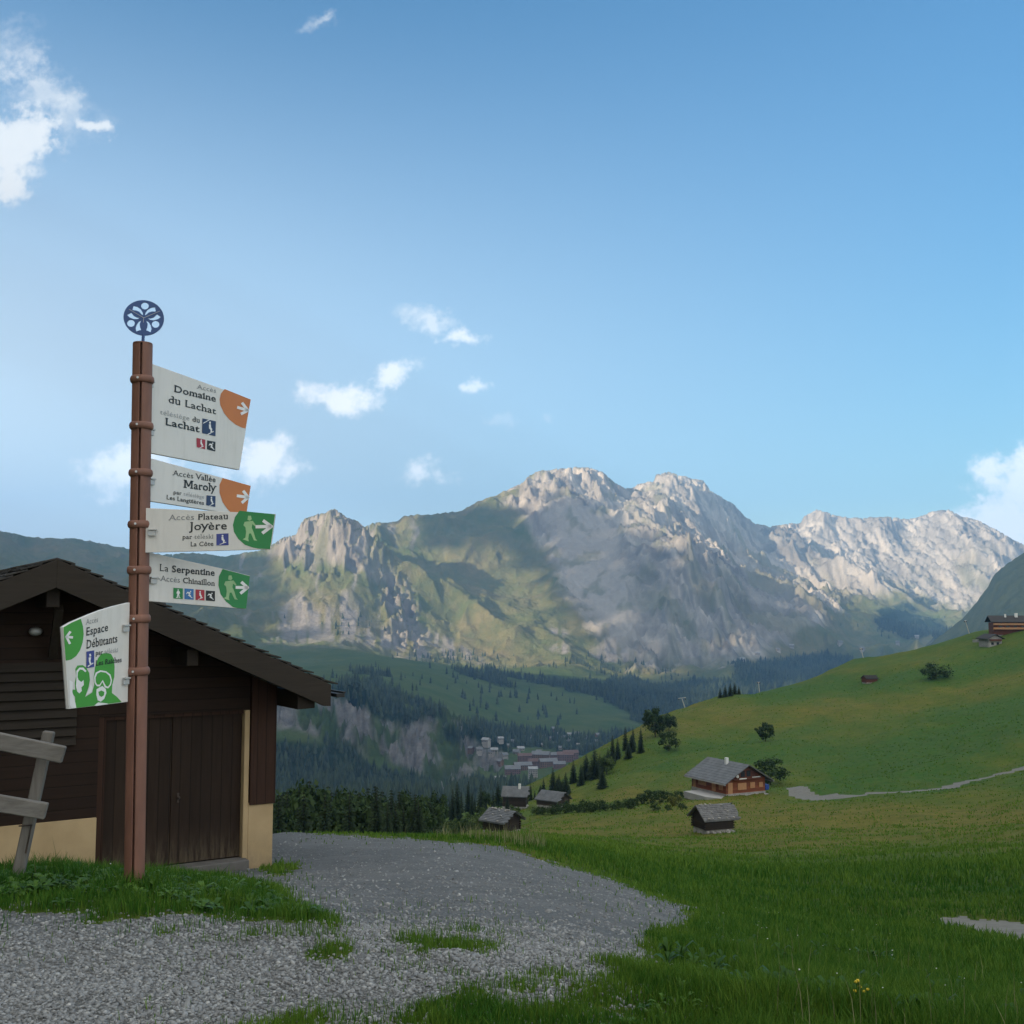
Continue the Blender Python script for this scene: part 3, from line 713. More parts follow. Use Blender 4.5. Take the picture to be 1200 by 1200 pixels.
streak = 0.9 * fbm(As * 55 + 0.5 * fbm(FX / 200, FY / 200, 3), FL * 5, 5) + 0.8 * (ridged(As * 110 + 0.4 * fbm(FX / 90, FY / 90, 3), FL * 7 + 5, 4) - .8) + 0.7 * fbm(As * 320, FL * 24, 4)
streak = streak * (.3 + .7 * shear) + (1 - shear) * (1.0 * fbm(FX / 85, FY / 130, 5) + .5 * (ridged(FX / 60, FY / 60, 4) - .8))
streak = streak * (1 - .8 * slab) + .25 * slab
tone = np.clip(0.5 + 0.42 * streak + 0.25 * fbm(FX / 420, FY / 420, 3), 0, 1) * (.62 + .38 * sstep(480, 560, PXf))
veg = sstep(.05, .55, fbm(As * 42 + 3, FL * 9, 5) + .25 * sstep(640, 760, PYf)) * sstep(700, 780, PXf) * sstep(600, 660, PYf + .15 * (1000 - PXf).clip(-200, 300))
rockm = np.clip(rockm - 0.6 * veg, 0, 1)
gold = np.clip(0.55 + 0.55 * fbm(FX / 260, FY / 260, 6, .62) + .25 * fbm(FX / 30, FY / 30, 3), 0, 1) * mt

m, nt, b = nodes_of('alpine slopes')
g_lo = ramp(nt, tex(nt, 0.012, 8, 0.65), [(0.3, (.05, .095, .03)), (0.7, (.10, .13, .045))])
g_hi = ramp(nt, tex(nt, 0.016, 9, 0.7), [(0.3, (.11, .11, .052)), (0.7, (.215, .19, .10))])
c = mixc(nt, attr(nt, 'gold'), g_lo, g_hi)
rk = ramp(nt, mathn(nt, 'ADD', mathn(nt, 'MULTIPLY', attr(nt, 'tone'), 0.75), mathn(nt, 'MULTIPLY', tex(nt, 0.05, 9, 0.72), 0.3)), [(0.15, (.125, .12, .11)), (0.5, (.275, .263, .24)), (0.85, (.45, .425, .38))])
sr = ramp(nt, tex(nt, 0.05, 9, 0.75), [(0.3, (.16, .158, .15)), (0.7, (.30, .29, .275))])
c = mixc(nt, attr(nt, 'scree'), c, sr)
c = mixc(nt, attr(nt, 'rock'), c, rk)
ck = ramp(nt, tex(nt, 0.045, 10, 0.75, stretch=(1, 1, 2)), [(0.3, (.13, .13, .13)), (0.7, (.30, .295, .285))])
c = mixc(nt, attr(nt, 'cliff'), c, ck)
c = mixc(nt, attr(nt, 'forest'), c, (.018, .034, .016))
nt.links.new(c, b.inputs['Base Color']); b.inputs['Roughness'].default_value = 0.95; b.inputs['Specular IOR Level'].default_value = 0.05
bump(nt, b, tex(nt, 0.035, 10, 0.75), 0.9, 14)
M['alp'] = m
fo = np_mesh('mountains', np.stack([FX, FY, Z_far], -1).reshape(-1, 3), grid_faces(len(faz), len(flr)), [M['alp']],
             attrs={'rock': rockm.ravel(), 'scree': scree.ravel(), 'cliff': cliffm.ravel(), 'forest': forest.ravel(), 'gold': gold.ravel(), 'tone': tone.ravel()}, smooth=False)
tag(fo, kind='structure')

# shaded dark hillside entering on the right, between the meadow hill and the far ridges
def dark_hill():
    sil = [(1040, 790), (1107, 741), (1128.5, 724), (1144, 706), (1157, 688), (1165, 673), (1174, 664.5), (1200, 647), (1260, 615), (1400, 570), (1700, 540)]
    a = np.linspace(PA(1050, 700)[0], PA(1700, 700)[0], 240); r = np.linspace(1900, 3700, 110)
    A, Rr = np.meshgrid(a, r, indexing='ij')
    et = np.interp(a, [PA(*s)[0] for s in sil], [PA(*s)[1] for s in sil])[:, None]
    t = (Rr - 1900) / 950
    prof = np.where(t < 1, -0.10 * (1 - t) ** 1.15 - 0.02 * (1 - t), -0.10 * (t - 1) ** 1.3)
    x, y = Rr * np.sin(A), Rr * np.cos(A)
    e = et + prof + np.where(t < 1, (1 - t), 0) * 0.025 * (ridged(x / 320, y / 320, 5) - 0.8) + 0.0012 * fbm(A * 300, Rr / 60, 3)
    e = np.minimum(e, et + 0.0012 * perlin(A * 500, A * 0 + 3.3))
    o = np_mesh('hillside', np.stack([x, y, e * Rr], -1).reshape(-1, 3), grid_faces(len(a), len(r)), [M['darkhill']], smooth=True)
    tag(o, kind='structure')
m, nt, b = nodes_of('wooded dark slope')
c = ramp(nt, tex(nt, 0.03, 9, 0.7), [(0.35, (.014, .024, .014)), (0.7, (.036, .05, .026))])
nt.links.new(c, b.inputs['Base Color']); b.inputs['Roughness'].default_value = 0.95; b.inputs['Specular IOR Level'].default_value = 0.05
bump(nt, b, tex(nt, 0.09, 8, 0.7), 1.0, 6)
M['darkhill'] = m
dark_hill()

# the ridge on the left, out of frame, that keeps the evening sun off the valley
WEST = [(-150, -1300, 300), (-230, -900, 340), (-330, -400, 390), (-420, 0, 410), (-520, 300, 410), (-720, 700, 420), (-1050, 1200, 450), (-1500, 1850, 420), (-1900, 2350, 330), (-2200, 2700, 120)]
def west_ridge():
    W = np.array(WEST, float)
    s = np.concatenate([[0], np.cumsum(np.hypot(np.diff(W[:, 0]), np.diff(W[:, 1])))])
    q = np.linspace(0, s[-1], 420)
    cx, cy, cz = (np.interp(q, s, W[:, k]) for k in range(3))
    cz = cz + cz * 0.12 * fbm(q / 260, q * 0 + .7, 5)
    k = np.linspace(-1, 1, 41)
    Q, K = np.meshgrid(q, k, indexing='ij')
    half = np.interp(q, [0, 1500, 4000, s[-1]], [150, 220, 560, 900])[:, None]
    # the foot stays behind the frame's left edge: the ridge is widened away from the view only
    side = np.where(K > 0, 0.35, 1.0)
    x = cx[:, None] + K * half * side
    z = -220 * sstep(600, 3000, Q) - 60 + (cz[:, None] + 60 + 220 * sstep(600, 3000, Q)) * (1 - np.abs(K)) ** 0.8
    z += 14 * fbm(Q / 80, K * 6, 4) * (1 - np.abs(K))
    o = np_mesh('hills', np.stack([x, cy[:, None] + 0 * K, z], -1).reshape(-1, 3), grid_faces(len(q), len(k)), [M['darkhill']], smooth=True)
    tag(o, kind='structure')
west_ridge()

# cloud puffs added out of view, shaped to cast the shade on the mountains
SHADE = [[(660, 556), (692, 552), (706, 588), (742, 604), (770, 632), (830, 640), (858, 650), (885, 684), (922, 714), (962, 738), (1010, 700), (1060, 715), (1110, 745), (1110, 800), (800, 806), (752, 792), (700, 776), (690, 722), (652, 692), (632, 640), (622, 612), (650, 590)],
         [(440, 606), (600, 584), (626, 612), (640, 650), (655, 692), (600, 668), (562, 640), (530, 645), (475, 630)],
         [(440, 620), (475, 640), (522, 680), (562, 712), (588, 742), (556, 748), (520, 735), (498, 700), (470, 668)], [(605, 690), (690, 716), (700, 748), (650, 722)],
         [(-300, 600), (0, 600), (150, 630), (300, 640), (330, 700), (300, 800), (-300, 900)], [(942, 655), (1000, 676), (1018, 692), (960, 700)], [(300, 790), (560, 790), (640, 800), (800, 800), (800, 900), (300, 900)]]
def add_shade_clouds():
    msk = np.zeros(FA.shape, bool)
    sm = np.maximum.accumulate(E_far, axis=1)
    front = (E_far >= sm - 0.012) & (FR > 1700)
    for p in SHADE: msk |= poly_sd(PXf, PYf, p) > 2
    msk &= front
    X0 = -5600.0
    def cells(mk):
        pts = np.stack([FX[mk], FY[mk], Z_far[mk]], 1)
        q = pts + ((X0 - pts[:, 0]) / sd.x)[:, None] * np.array(sd)
        k, n = np.unique(np.round(q[:, 1:] / 45).astype(int), axis=0, return_counts=True)
        return {tuple(a): int(c) for a, c in zip(k, n)}
    dark = cells(msk)
    lit = cells(front & ~msk & (FR > 2950) & (PXf > 300) & (PXf < 1230))
    def around(dct, k): return sum(dct.get((k[0] + i, k[1] + j), 0) for i in (-1, 0, 1) for j in (-1, 0, 1))
    key = [k for k in dark if around(dark, k) > 2.2 * around(lit, k)]
    mb = MB()
    for a, c in key:
        mb.ball((X0 + random.uniform(-120, 120), a * 45 + random.uniform(-9, 9), c * 45 + random.uniform(-9, 9)), random.uniform(40, 90), random.uniform(29, 37), random.uniform(29, 37), 7, 5)
    tag(mb.build('shade_puffs', simple('white shade puff', (.85, .85, .85), (.8, .8, .8), 0.01, 1.0, 0), normals=False, smooth=True), kind='stuff')  # unseen puffs, added only for their shadows
add_shade_clouds()

# air
hz, nt, b = nodes_of('valley air')
nt.nodes.remove(b)
pv = nd(nt, 'ShaderNodeVolumePrincipled')
pv.inputs['Color'].default_value = (0.22, 0.49, 0.93, 1)
pv.inputs['Density'].default_value = 0.000116
pv.inputs['Anisotropy'].default_value = 0.15
nt.links.new(pv.outputs[0], nt.nodes['Material Output'].inputs['Volume'])
try: hz.cycles.homogeneous_volume = True
except Exception: pass
hb = MB(); hb.box(-5000, 7000, -1800, 9600, -760, 1000)
tag(hb.build('haze', hz), kind='stuff')
#@@OBJECTS@@
# ================================================================== SIGNPOST
M['pole'] = simple('red-brown painted metal', (.235, .112, .078), (.165, .078, .056), 5, 0.55, 0.15, 0.002, stretch=(2, 2, .6))
M['panel'] = simple('white enamel panel', (.70, .685, .655), (.655, .642, .615), 2.5, 0.35, 0.0)
_nt = M['panel'].node_tree; _b = _nt.nodes['Principled BSDF']; _l = _b.inputs['Base Color'].links[0].from_socket
_nt.links.new(mixc(_nt, mathn(_nt, 'MULTIPLY', ramp(_nt, tex(_nt, 5.0, 8, .7, stretch=(3, 3, .5)), [(.5, (0, 0, 0)), (.78, (1, 1, 1))]), 0.35), _l, (.42, .41, .37)), _b.inputs['Base Color'])
M['edge'] = simple('grey panel back', (.25, .25, .25), None, 5, 0.6, 0)
M['ink'] = simple('dark lettering', (.022, .03, .035), None, 4, 0.5, 0)
M['inkgrey'] = simple('grey lettering', (.20, .22, .24), None, 4, 0.5, 0)
M['inkpale'] = simple('pale grey lettering', (.33, .35, .37), None, 4, 0.5, 0)
M['orange'] = simple('orange film', (.56, .19, .05), (.50, .165, .045), 4, 0.45, 0)
M['green'] = simple('green film', (.03, .24, .075), (.027, .21, .066), 4, 0.45, 0)
M['green2'] = simple('bright green film', (.07, .34, .055), (.062, .30, .05), 4, 0.45, 0)
M['navy'] = simple('navy film', (.03, .055, .14), None, 4, 0.45, 0)
M['blue'] = simple('blue film', (.06, .21, .50), None, 4, 0.45, 0)
M['royal'] = simple('royal blue film', (.055, .075, .30), None, 4, 0.45, 0)
M['red'] = simple('red film', (.42, .035, .055), None, 4, 0.45, 0)
M['black'] = simple('black film', (.02, .022, .024), None, 4, 0.45, 0)
M['white'] = simple('white film', (.80, .80, .80), (.76, .76, .76), 4, 0.45, 0)
M['palegreen'] = simple('pale green film', (.36, .58, .30), None, 4, 0.45, 0)
M['emblem'] = simple('blue painted steel', (.03, .085, .26), (.026, .07, .21), 6, 0.4, 0, metal=0.0)
M['alu'] = simple('weathered aluminium', (.52, .53, .53), (.42, .43, .43), 12, 0.45, 0.1, 0.001, metal=0.3)

D_POLE = 7.0
p_top, p_bot = P(167.3, 403, D_POLE), P(157.2, 1040, D_POLE)
post = thing('signpost', 'brown metal signpost carrying five white direction panels and a round blue emblem', 'signpost', p_bot)
def rel(v): return Vector(v) - p_bot
def pole_at(py):
    k = (py - 403) / (1040 - 403); return p_top.lerp(p_bot, k)
PR = 0.0565
view_dir = Vector((p_bot.x, p_bot.y, 0)).normalized()
def make_pole():
    ax = (p_top - p_bot); L = ax.length; d = ax / L
    # section: two round-backed channels with a dark slot between them on the side facing the track
    n = 40; face = math.atan2(-view_dir.y, -view_dir.x) - 0.16
    sec = []
    for i in range(n):
        a = 2 * math.pi * i / n; r = PR
        r = PR * (1 + 0.10 * abs(math.cos(2 * (a - 0.4))) ** 3)
        da = (a - face + math.pi) % (2 * math.pi) - math.pi
        if abs(da) < 0.10: continue
        sec.append((math.cos(a) * r, math.sin(a) * r, da))
    sec.sort(key=lambda q: q[2])
    u, w = Vector((math.cos(face), math.sin(face), 0)), Vector((-math.sin(face), math.cos(face), 0))
    pts = [Vector((q[0], q[1], 0)) for q in sec]
    # order from +slot edge round the back to -slot edge, then the slot walls
    neg = [p for p, q in zip(pts, sec) if q[2] < 0]; posi = [p for p, q in zip(pts, sec) if q[2] > 0]
    ring = posi + neg + [u * (PR * 0.98) + w * -0.0058, u * (PR * 0.35) + w * -0.005, u * (PR * 0.35) + w * 0.005, u * (PR * 0.98) + w * 0.0058]
    mb = MB(); m_ = len(ring)
    vs = [p for p in ring] + [p + ax for p in ring]
    mb.add(vs, [(i, (i + 1) % m_, m_ + (i + 1) % m_, m_ + i) for i in range(m_)] + [tuple(range(m_ - 1, -1, -1)), tuple(range(m_, 2 * m_))])
    mb.build('pole', M['pole'], post)
make_pole()
def clamp(py, lower):
    c = rel(pole_at(py)); ax = (p_top - p_bot).normalized()
    mb = MB(); mb.ring(c, ax, PR + 0.006, 0.0135, 30, 10, 2.0 if lower else 1.8)
    o = mb.build('clamp', M['pole'], post, smooth=True)
    b = MB(); k = Vector((-view_dir.x, -view_dir.y, 0)); s_ = Vector((-k.y, k.x, 0))
    q = c + k * (PR + 0.016) + s_ * (-0.028)
    b.tube(q, q + k * 0.007, 0.0075, n=8)
    b.build('bolt', M['alu'], o)
for py in (447, 503, 559.5, 621): clamp(py, False)
for py in (675, 732, 793): clamp(py, True)
mb = MB(); mb.tube(rel(p_top) + Vector((0, 0, -0.002)), rel(p_top) + Vector((0, 0, 0.005)), PR * 1.06, n=28); mb.build('cap', M['pole'], post)

# round openwork emblem on a stalk
def flat_from_splines(name, splines, thick, mat, parent, mtx):
    cu = bpy.data.curves.new(name, 'CURVE'); cu.dimensions = '2D'; cu.fill_mode = 'BOTH'; cu.extrude = thick / 2
    for pts in splines:
        sp = cu.splines.new('POLY'); sp.points.add(len(pts) - 1)
        for q, (x, y) in zip(sp.points, pts): q.co = (x, y, 0, 1)
        sp.use_cyclic_u = True
    tmp = bpy.data.objects.new(name, cu); COL.objects.link(tmp)
    dg = bpy.context.evaluated_depsgraph_get(); dg.update()
    me = bpy.data.meshes.new_from_object(tmp.evaluated_get(dg))
    bpy.data.objects.remove(tmp); bpy.data.curves.remove(cu)
    me.transform(mtx); me.materials.clear(); me.materials.append(mat)
    o = bpy.data.objects.new(name, me); COL.objects.link(o); o.parent = parent
    return o
def circ(cx, cy, r, n=28): return [(cx + r * math.cos(2 * math.pi * i / n), cy + r * math.sin(2 * math.pi * i / n)) for i in range(n)]
em_c = P(168.6, 372.6, D_POLE); ER = 22.6 / F * D_POLE * 1.02
def emblem():
    # units: crop pixels of the photo's emblem (centre 585,485; radius 345)
    S = ER / 340
    sp = [circ(0, 0, ER, 56)]
    sp[0] = [(x, y * 0.93) for x, y in sp[0]]
    for cx, cy in ((597, 270), (373, 597), (785, 588)): sp.append([((x - 585) * S, (485 - y) * S) for x, y in circ(cx, cy, 64, 22)])
    pet = [[(405, 280), (470, 292), (530, 335), (562, 390), (570, 440), (545, 425), (510, 385), (460, 365), (390, 358)],
           [(370, 405), (420, 462), (470, 485), (525, 485), (480, 515), (420, 520), (350, 495), (300, 452)],
           [(548, 530), (520, 590), (525, 650), (545, 710), (515, 715), (468, 738), (452, 680), (470, 610), (505, 555)]]
    for q in pet:
        sp.append([((x - 585) * S, (485 - y) * S) for x, y in q])
        sp.append([((1172 - x - 585) * S, (485 - y) * S) for x, y in q][::-1])
    mt_ = Matrix.Translation(rel(em_c)) @ Matrix.Rotation(math.radians(14), 4, 'Z') @ Matrix.Rotation(math.pi / 2, 4, 'X')
    o = flat_from_splines('emblem', sp, 0.012, M['emblem'], post, mt_)
    # bright ribs of the rosette
    rb = MB()
    for x1, y1, x2, y2 in ((335, 350, 590, 490), (850, 348, 590, 485), (583, 480, 580, 570)):
        a = Vector(((x1 - 585) * S, (485 - y1) * S, 0.007)); b_ = Vector(((x2 - 585) * S, (485 - y2) * S, 0.007))
        rb.beam(mt_ @ a, mt_ @ b_, 0.002, 0.003, up=mt_.to_3x3() @ Vector((0, 0, 1)))
    rb.build('rib', M['alu'], o)
    st = MB(); st.tube(rel(p_top) - Vector((0, 0, 0.02)), rel(em_c) - Vector((0, 0, ER * 0.86)), 0.0105, 0.0095, 10)
    st.build('stalk', M['emblem'], post)
emblem()

class Sign:
    """a flat panel in a vertical plane through the pole; points are given as in the photo's crops (origin, scale)"""
    def __init__(s, yaw, crop, off=0.0):
        s.dir = Vector((math.sin(R(yaw)), math.cos(R(yaw)), 0)); s.nrm = Vector((-s.dir.y, s.dir.x, 0))
        c = pole_at(640)
        if s.nrm.dot(Vector((c.x, c.y, 0))) > 0: s.nrm = -s.nrm
        s.o = Vector((c.x, c.y, 0)) + s.nrm * off; s.crop = crop; s.lay = 0
    def uv(s, x, y):
        ox, oy, k = s.crop
        d = Vector(ray(ox + x / k, oy + y / k))
        t = s.o.dot(s.nrm) / d.dot(s.nrm); p = d * t - s.o
        return Vector((p.dot(s.dir), p.z))
    def w(s, u, h=0.0): return rel(s.o + s.dir * u[0] + Vector((0, 0, u[1])) + s.nrm * h)
    def panel(s, outline, label):
        q = [s.uv(*p) for p in outline]
        mb = MB(); mb.prism([s.w(u, 0) for u in q], s.nrm * -0.022)
        s.obj = mb.build('sign_panel', M['panel'], post, bevel=0.0015); s.obj['label'] = label
        bk = MB(); bk.prism([s.w(u, -0.0222) for u in q], s.nrm * -0.004); bk.build('backing', M['edge'], s.obj)
    def poly(s, name, pts, mat, layer=1, join=None):
        q = [s.w(s.uv(*p), 0.0004 + 0.0009 * layer) for p in pts]
        mb = join or MB(); n = len(q); mb.add(q, [tuple(range(n))])
        if join is None: return mb.build(name, M[mat] if isinstance(mat, str) else mat, s.obj)
    def polys(s, name, plist, mat, layer=1):
        """several closed outlines, triangulated, as one flat piece"""
        bm = bmesh.new()
        for pts in plist:
            vs = [bm.verts.new(s.w(s.uv(*p), 0.0004 + 0.0009 * layer)) for p in pts]
            f = bm.faces.new(vs)
            f.normal_update()
            if f.normal.dot(s.nrm) < 0: f.normal_flip()
        bmesh.ops.triangulate(bm, faces=bm.faces)
        me = bpy.data.meshes.new(name); bm.to_mesh(me); bm.free(); me.materials.append(M[mat])
        o = bpy.data.objects.new(name, me); COL.objects.link(o); o.parent = s.obj; return o
    def arrow(s, tail, tip, e1, e2, wd, mat='white'):
        def stroke(a, b):
            a = Vector(a); b = Vector(b); d = (b - a).normalized(); n = Vector((-d.y, d.x)) * wd / 2
            return [a + n, b + n, b - n, a - n]
        L = [stroke(tail, tip), stroke(e1, Vector(tip) + (Vector(tip) - Vector(e1)).normalized() * wd * .35), stroke(e2, Vector(tip) + (Vector(tip) - Vector(e2)).normalized() * wd * .35)]
        for i, q in enumerate(L): L[i] = [tuple(v) for v in q]
        s.polys('arrow', L, mat, 3)
    def text(s, runs, a, b, cap, layer=2):
        """runs: list of (string, weight, material); baseline from a to b in crop units; cap height in crop units"""
        ua, ub = s.uv(*a), s.uv(*b); uc = s.uv(a[0], a[1] - cap)
        dv = ub - ua; L = dv.length; ex = dv / L; ey = (uc - ua); H = ey.length
        # letters keep upright stems: the vertical axis stays vertical
        ey = Vector((0, 1)) * (uc.y - ua.y)
        parts = []; x = 0.0
        for string, wt, mat in runs:
            me, adv = text_mesh(string, wt); parts.append((me, x, mat)); x += adv
        sx = L / x; sy = ey.y / CAP
        for me, x0, mat in parts:
            vs = []
            for v in me.vertices:
                q = ua + ex * ((v.co.x + x0) * sx) + Vector((0, 1)) * (v.co.y * sy)
                vs.append(s.w(q, 0.0004 + 0.0009 * layer))
            for v, c in zip(me.vertices, vs): v.co = c
            me.materials.clear(); me.materials.append(M[mat]); me.update()
            o = bpy.data.objects.new('lettering', me); COL.objects.link(o); o.parent = s.obj
    def bracket(s, u0, v, side=1):
        mb = MB(); a = s.w((u0, v), 0.002)
        def bx(u1, u2, v1, v2, h1, h2):
            pts = [s.w((u, vv), h) for h in (h1, h2) for u, vv in ((u1, v1), (u2, v1), (u2, v2), (u1, v2))]
            mb.hexa(pts)
        bx(u0, u0 + side * 0.045, v - 0.028, v + 0.004, 0.003, 0.020); bx(u0, u0 + side * 0.052, v + 0.006, v + 0.016, 0.003, 0.026)
        bx(u0 + side * 0.056, u0 + side * 0.062, v - 0.004, v + 0.002, 0.001, 0.004)
        mb.build('bracket', M['alu'], s.obj, bevel=0.002)

CAP = 0.73
def letter_serifs(string):
    return string
def text_mesh(string, wt):
    """slab-like lettering: the built-in face, weighted by an outline offset, with slab feet on the straight stems"""
    if string == 'M':
        me = bpy.data.meshes.new('t'); st_ = .135; W_ = .92
        qs = [((0.07, 0), (0.07 + st_, 0), (0.07 + st_, CAP), (0.07, CAP)), ((W_ - .07 - st_, 0), (W_ - .07, 0), (W_ - .07, CAP), (W_ - .07 - st_, CAP)), ((0, 0), (.30, 0), (.30, .09), (0, .09)), ((W_ - .30, 0), (W_, 0), (W_, .09), (W_ - .30, .09)),
              ((0, CAP - .09), (.16, CAP - .09), (.16, CAP), (0, CAP)), ((W_ - .16, CAP - .09), (W_, CAP - .09), (W_, CAP), (W_ - .16, CAP)), ((.10, CAP), (.40, .14), (.53, .14), (.26, CAP)), ((W_ - .26, CAP), (W_ - .53, .14), (W_ - .40, .14), (W_ - .10, CAP))]
        me.from_pydata([(x, y, 0.0) for q in qs for x, y in q], [], [tuple(range(4 * i, 4 * i + 4)) for i in range(len(qs))])
        return me, W_ + .04
    cu = bpy.data.curves.new('t', 'FONT'); cu.body = string; cu.size = 1.0; cu.offset = wt; cu.space_character = 1.06
    cu.resolution_u = 3; cu.dimensions = '2D'; cu.fill_mode = 'FRONT'
    ob = bpy.data.objects.new('t', cu); COL.objects.link(ob)
    dg = bpy.context.evaluated_depsgraph_get(); dg.update()
    me = bpy.data.meshes.new_from_object(ob.evaluated_get(dg))
    def adv(st):
        cu.body = st; dg2 = bpy.context.evaluated_depsgraph_get(); dg2.update()
        m2 = bpy.data.meshes.new_from_object(ob.evaluated_get(dg2))
        xs = [v.co.x for v in m2.vertices]; bpy.data.meshes.remove(m2)
        return (min(xs), max(xs)) if xs else (0, 0)
    x1 = adv(string + '.')[1]; x2 = adv('..')[1] - adv('.')[1]
    total = x1 - adv('.')[1] if string else 0
    # slab serifs
    bm = bmesh.new(); bm.from_mesh(me)
    FEET = {'A': [(0.0, 0), (1.0, 0)], 'D': [(0.12, 0), (0.12, 1)], 'L': [(0.16, 1)], 'J': [(0.7, 1)], 'V': [(0.0, 1), (1.0, 1)], 'M': [], 'P': [(0.16, 0)], 'E': [], 'R': [(0.14, 0), (0.92, 0)],
            'a': [], 'm': [(0.08, 0), (0.5, 0), (0.92, 0)], 'n': [(0.14, 0), (0.86, 0)], 'i': [(0.5, 0), (0.2, 2)], 'l': [(0.5, 0), (0.15, 3)], 'h': [(0.14, 0), (0.86, 0), (0.0, 3)], 'u': [(0.05, 2), (0.7, 2)],
            'd': [(0.72, 3)], 'r': [(0.24, 0)], 'p': [(0.14, -1)], 'b': [(0.02, 3)], 'y': [(0.03, 2), (0.97, 2)], 'k': [(0.14, 0), (0.9, 0)], 't': []}
    t = 0.075 + wt * 1.2
    for i, ch in enumerate(string):
        if ch not in FEET: continue
        w1 = adv(string[:i + 1])[1]
        lo = adv(ch); wch = lo[1] - lo[0]; w0 = w1 - wch
        for fx, lv in FEET[ch]:
            cx = w0 + fx * wch; y = {0: 0.0, 1: CAP - t, 2: 0.545 - t, 3: 0.76 - t, -1: -0.21}[lv]; hw = 0.085 + wt
            vs = [bm.verts.new(q) for q in ((cx - hw, y, 0.00), (cx + hw, y, 0.0), (cx + hw, y + t, 0.0), (cx - hw, y + t, 0.0))]
            bm.faces.new(vs)
    bm.to_mesh(me); bm.free()
    bpy.data.objects.remove(ob); bpy.data.curves.remove(cu)
    return me, total

BOLD, SEMI, REG, LIGHT = 0.019, 0.012, 0.0, -0.006
def skier(s, box, mat='white', kind=0):
    """small figure on skis inside a pictogram; box = (x0,y0,x1,y1) in crop units"""
    x0, y0, x1, y1 = box
    F_ = [  # unit square outlines, y down
        [[(.44, .10), (.56, .08), (.60, .20), (.50, .26), (.42, .20)], [(.40, .28), (.58, .26), (.62, .50), (.72, .58), (.66, .84), (.54, .84), (.56, .66), (.42, .54)], [(.20, .96), (.82, .72), (.86, .77), (.26, 1.0)]],
        [[(.44, .08), (.56, .08), (.58, .20), (.50, .24), (.42, .20)], [(.36, .26), (.64, .26), (.72, .50), (.62, .52), (.60, .56), (.66, .90), (.56, .90), (.50, .64), (.44, .90), (.34, .90), (.40, .56), (.38, .50), (.28, .50)], [(.24, .90), (.46, .90), (.46, .95), (.24, .95)], [(.54, .90), (.76, .90), (.76, .95), (.54, .95)]],
        [[(.60, .18), (.72, .16), (.74, .28), (.64, .32)], [(.28, .26), (.60, .30), (.66, .46), (.56, .54), (.74, .66), (.66, .74), (.44, .60), (.48, .48), (.28, .38), (.20, .50), (.14, .46)], [(.40, .56), (.90, .86), (.86, .92), (.36, .62)]],
    ][kind]
    s.polys('figure', [[(x0 + (x1 - x0) * a, y0 + (y1 - y0) * b_) for a, b_ in q] for q in F_], mat, 3)

# --- tall panel with orange corner
S1 = Sign(22.4, (160, 420, 8.0))
S1.panel([(128, 44), (1072, 383), (965, 1045), (100, 880)], 'tall white panel with an orange corner, topmost on the post')
S1.poly('colour_field', [(825, 287), (790, 330), (778, 385), (785, 440), (820, 515), (870, 575), (930, 622), (985, 648), (1020, 657), (1070, 386)], 'orange')
S1.arrow((940, 458), (1040, 488), (985, 415), (975, 522), 26)
S1.text([('Accès', LIGHT, 'inkgrey')], (567, 283), (748, 325), 45)
S1.text([('Domaine', BOLD, 'ink')], (348, 312), (745, 408), 66)
S1.text([('du Lachat', SEMI, 'ink')], (295, 412), (745, 525), 66)
S1.text([('télésiège ', LIGHT, 'inkpale'), ('du', SEMI, 'ink')], (218, 522), (595, 605), 47)
S1.text([('Lachat', BOLD, 'ink')], (265, 622), (590, 694), 68)
def picto(s, q, mat, box, kind=0, fig='white'):
    s.poly('pictogram', q, mat, 2); skier(s, box, fig, kind)
picto(S1, [(615, 562), (742, 590), (738, 730), (612, 700)], 'navy', (635, 580, 735, 720))
S1.polys('cable', [[(620, 605), (680, 572), (684, 578), (622, 612)]], 'white', 3)
picto(S1, [(560, 745), (643, 762), (642, 852), (562, 832)], 'red', (565, 752, 640, 845))
picto(S1, [(660, 768), (738, 782), (736, 872), (658, 852)], 'black', (662, 775, 735, 865), 2)
# --- small panel with orange corner
S2 = Sign(22.4, (165, 530, 6.318), 0.002)
S2.panel([(45, 36), (815, 247), (777, 470), (45, 358)], 'low white panel with an orange end, second from the top')
S2.poly('colour_field', [(605, 190), (582, 240), (582, 300), (605, 370), (640, 420), (672, 453), (779, 468), (813, 249)], 'orange')
S2.arrow((708, 322), (792, 334), (755, 285), (745, 375), 21)
S2.text([('Accès ', REG, 'ink'), ('Vallée', SEMI, 'ink')], (238, 170), (555, 222), 42)
S2.text([('M', 0.006, 'ink'), ('aroly', BOLD, 'ink')], (315, 262), (552, 292), 60)
S2.text([('par ', SEMI, 'ink'), ('télésiège', LIGHT, 'inkpale')], (240, 308), (470, 345), 30)
S2.text([('Les Languières', SEMI, 'ink')], (187, 347), (468, 390), 32)
picto(S2, [(485, 318), (552, 325), (550, 405), (483, 392)], 'navy', (492, 322, 548, 398))
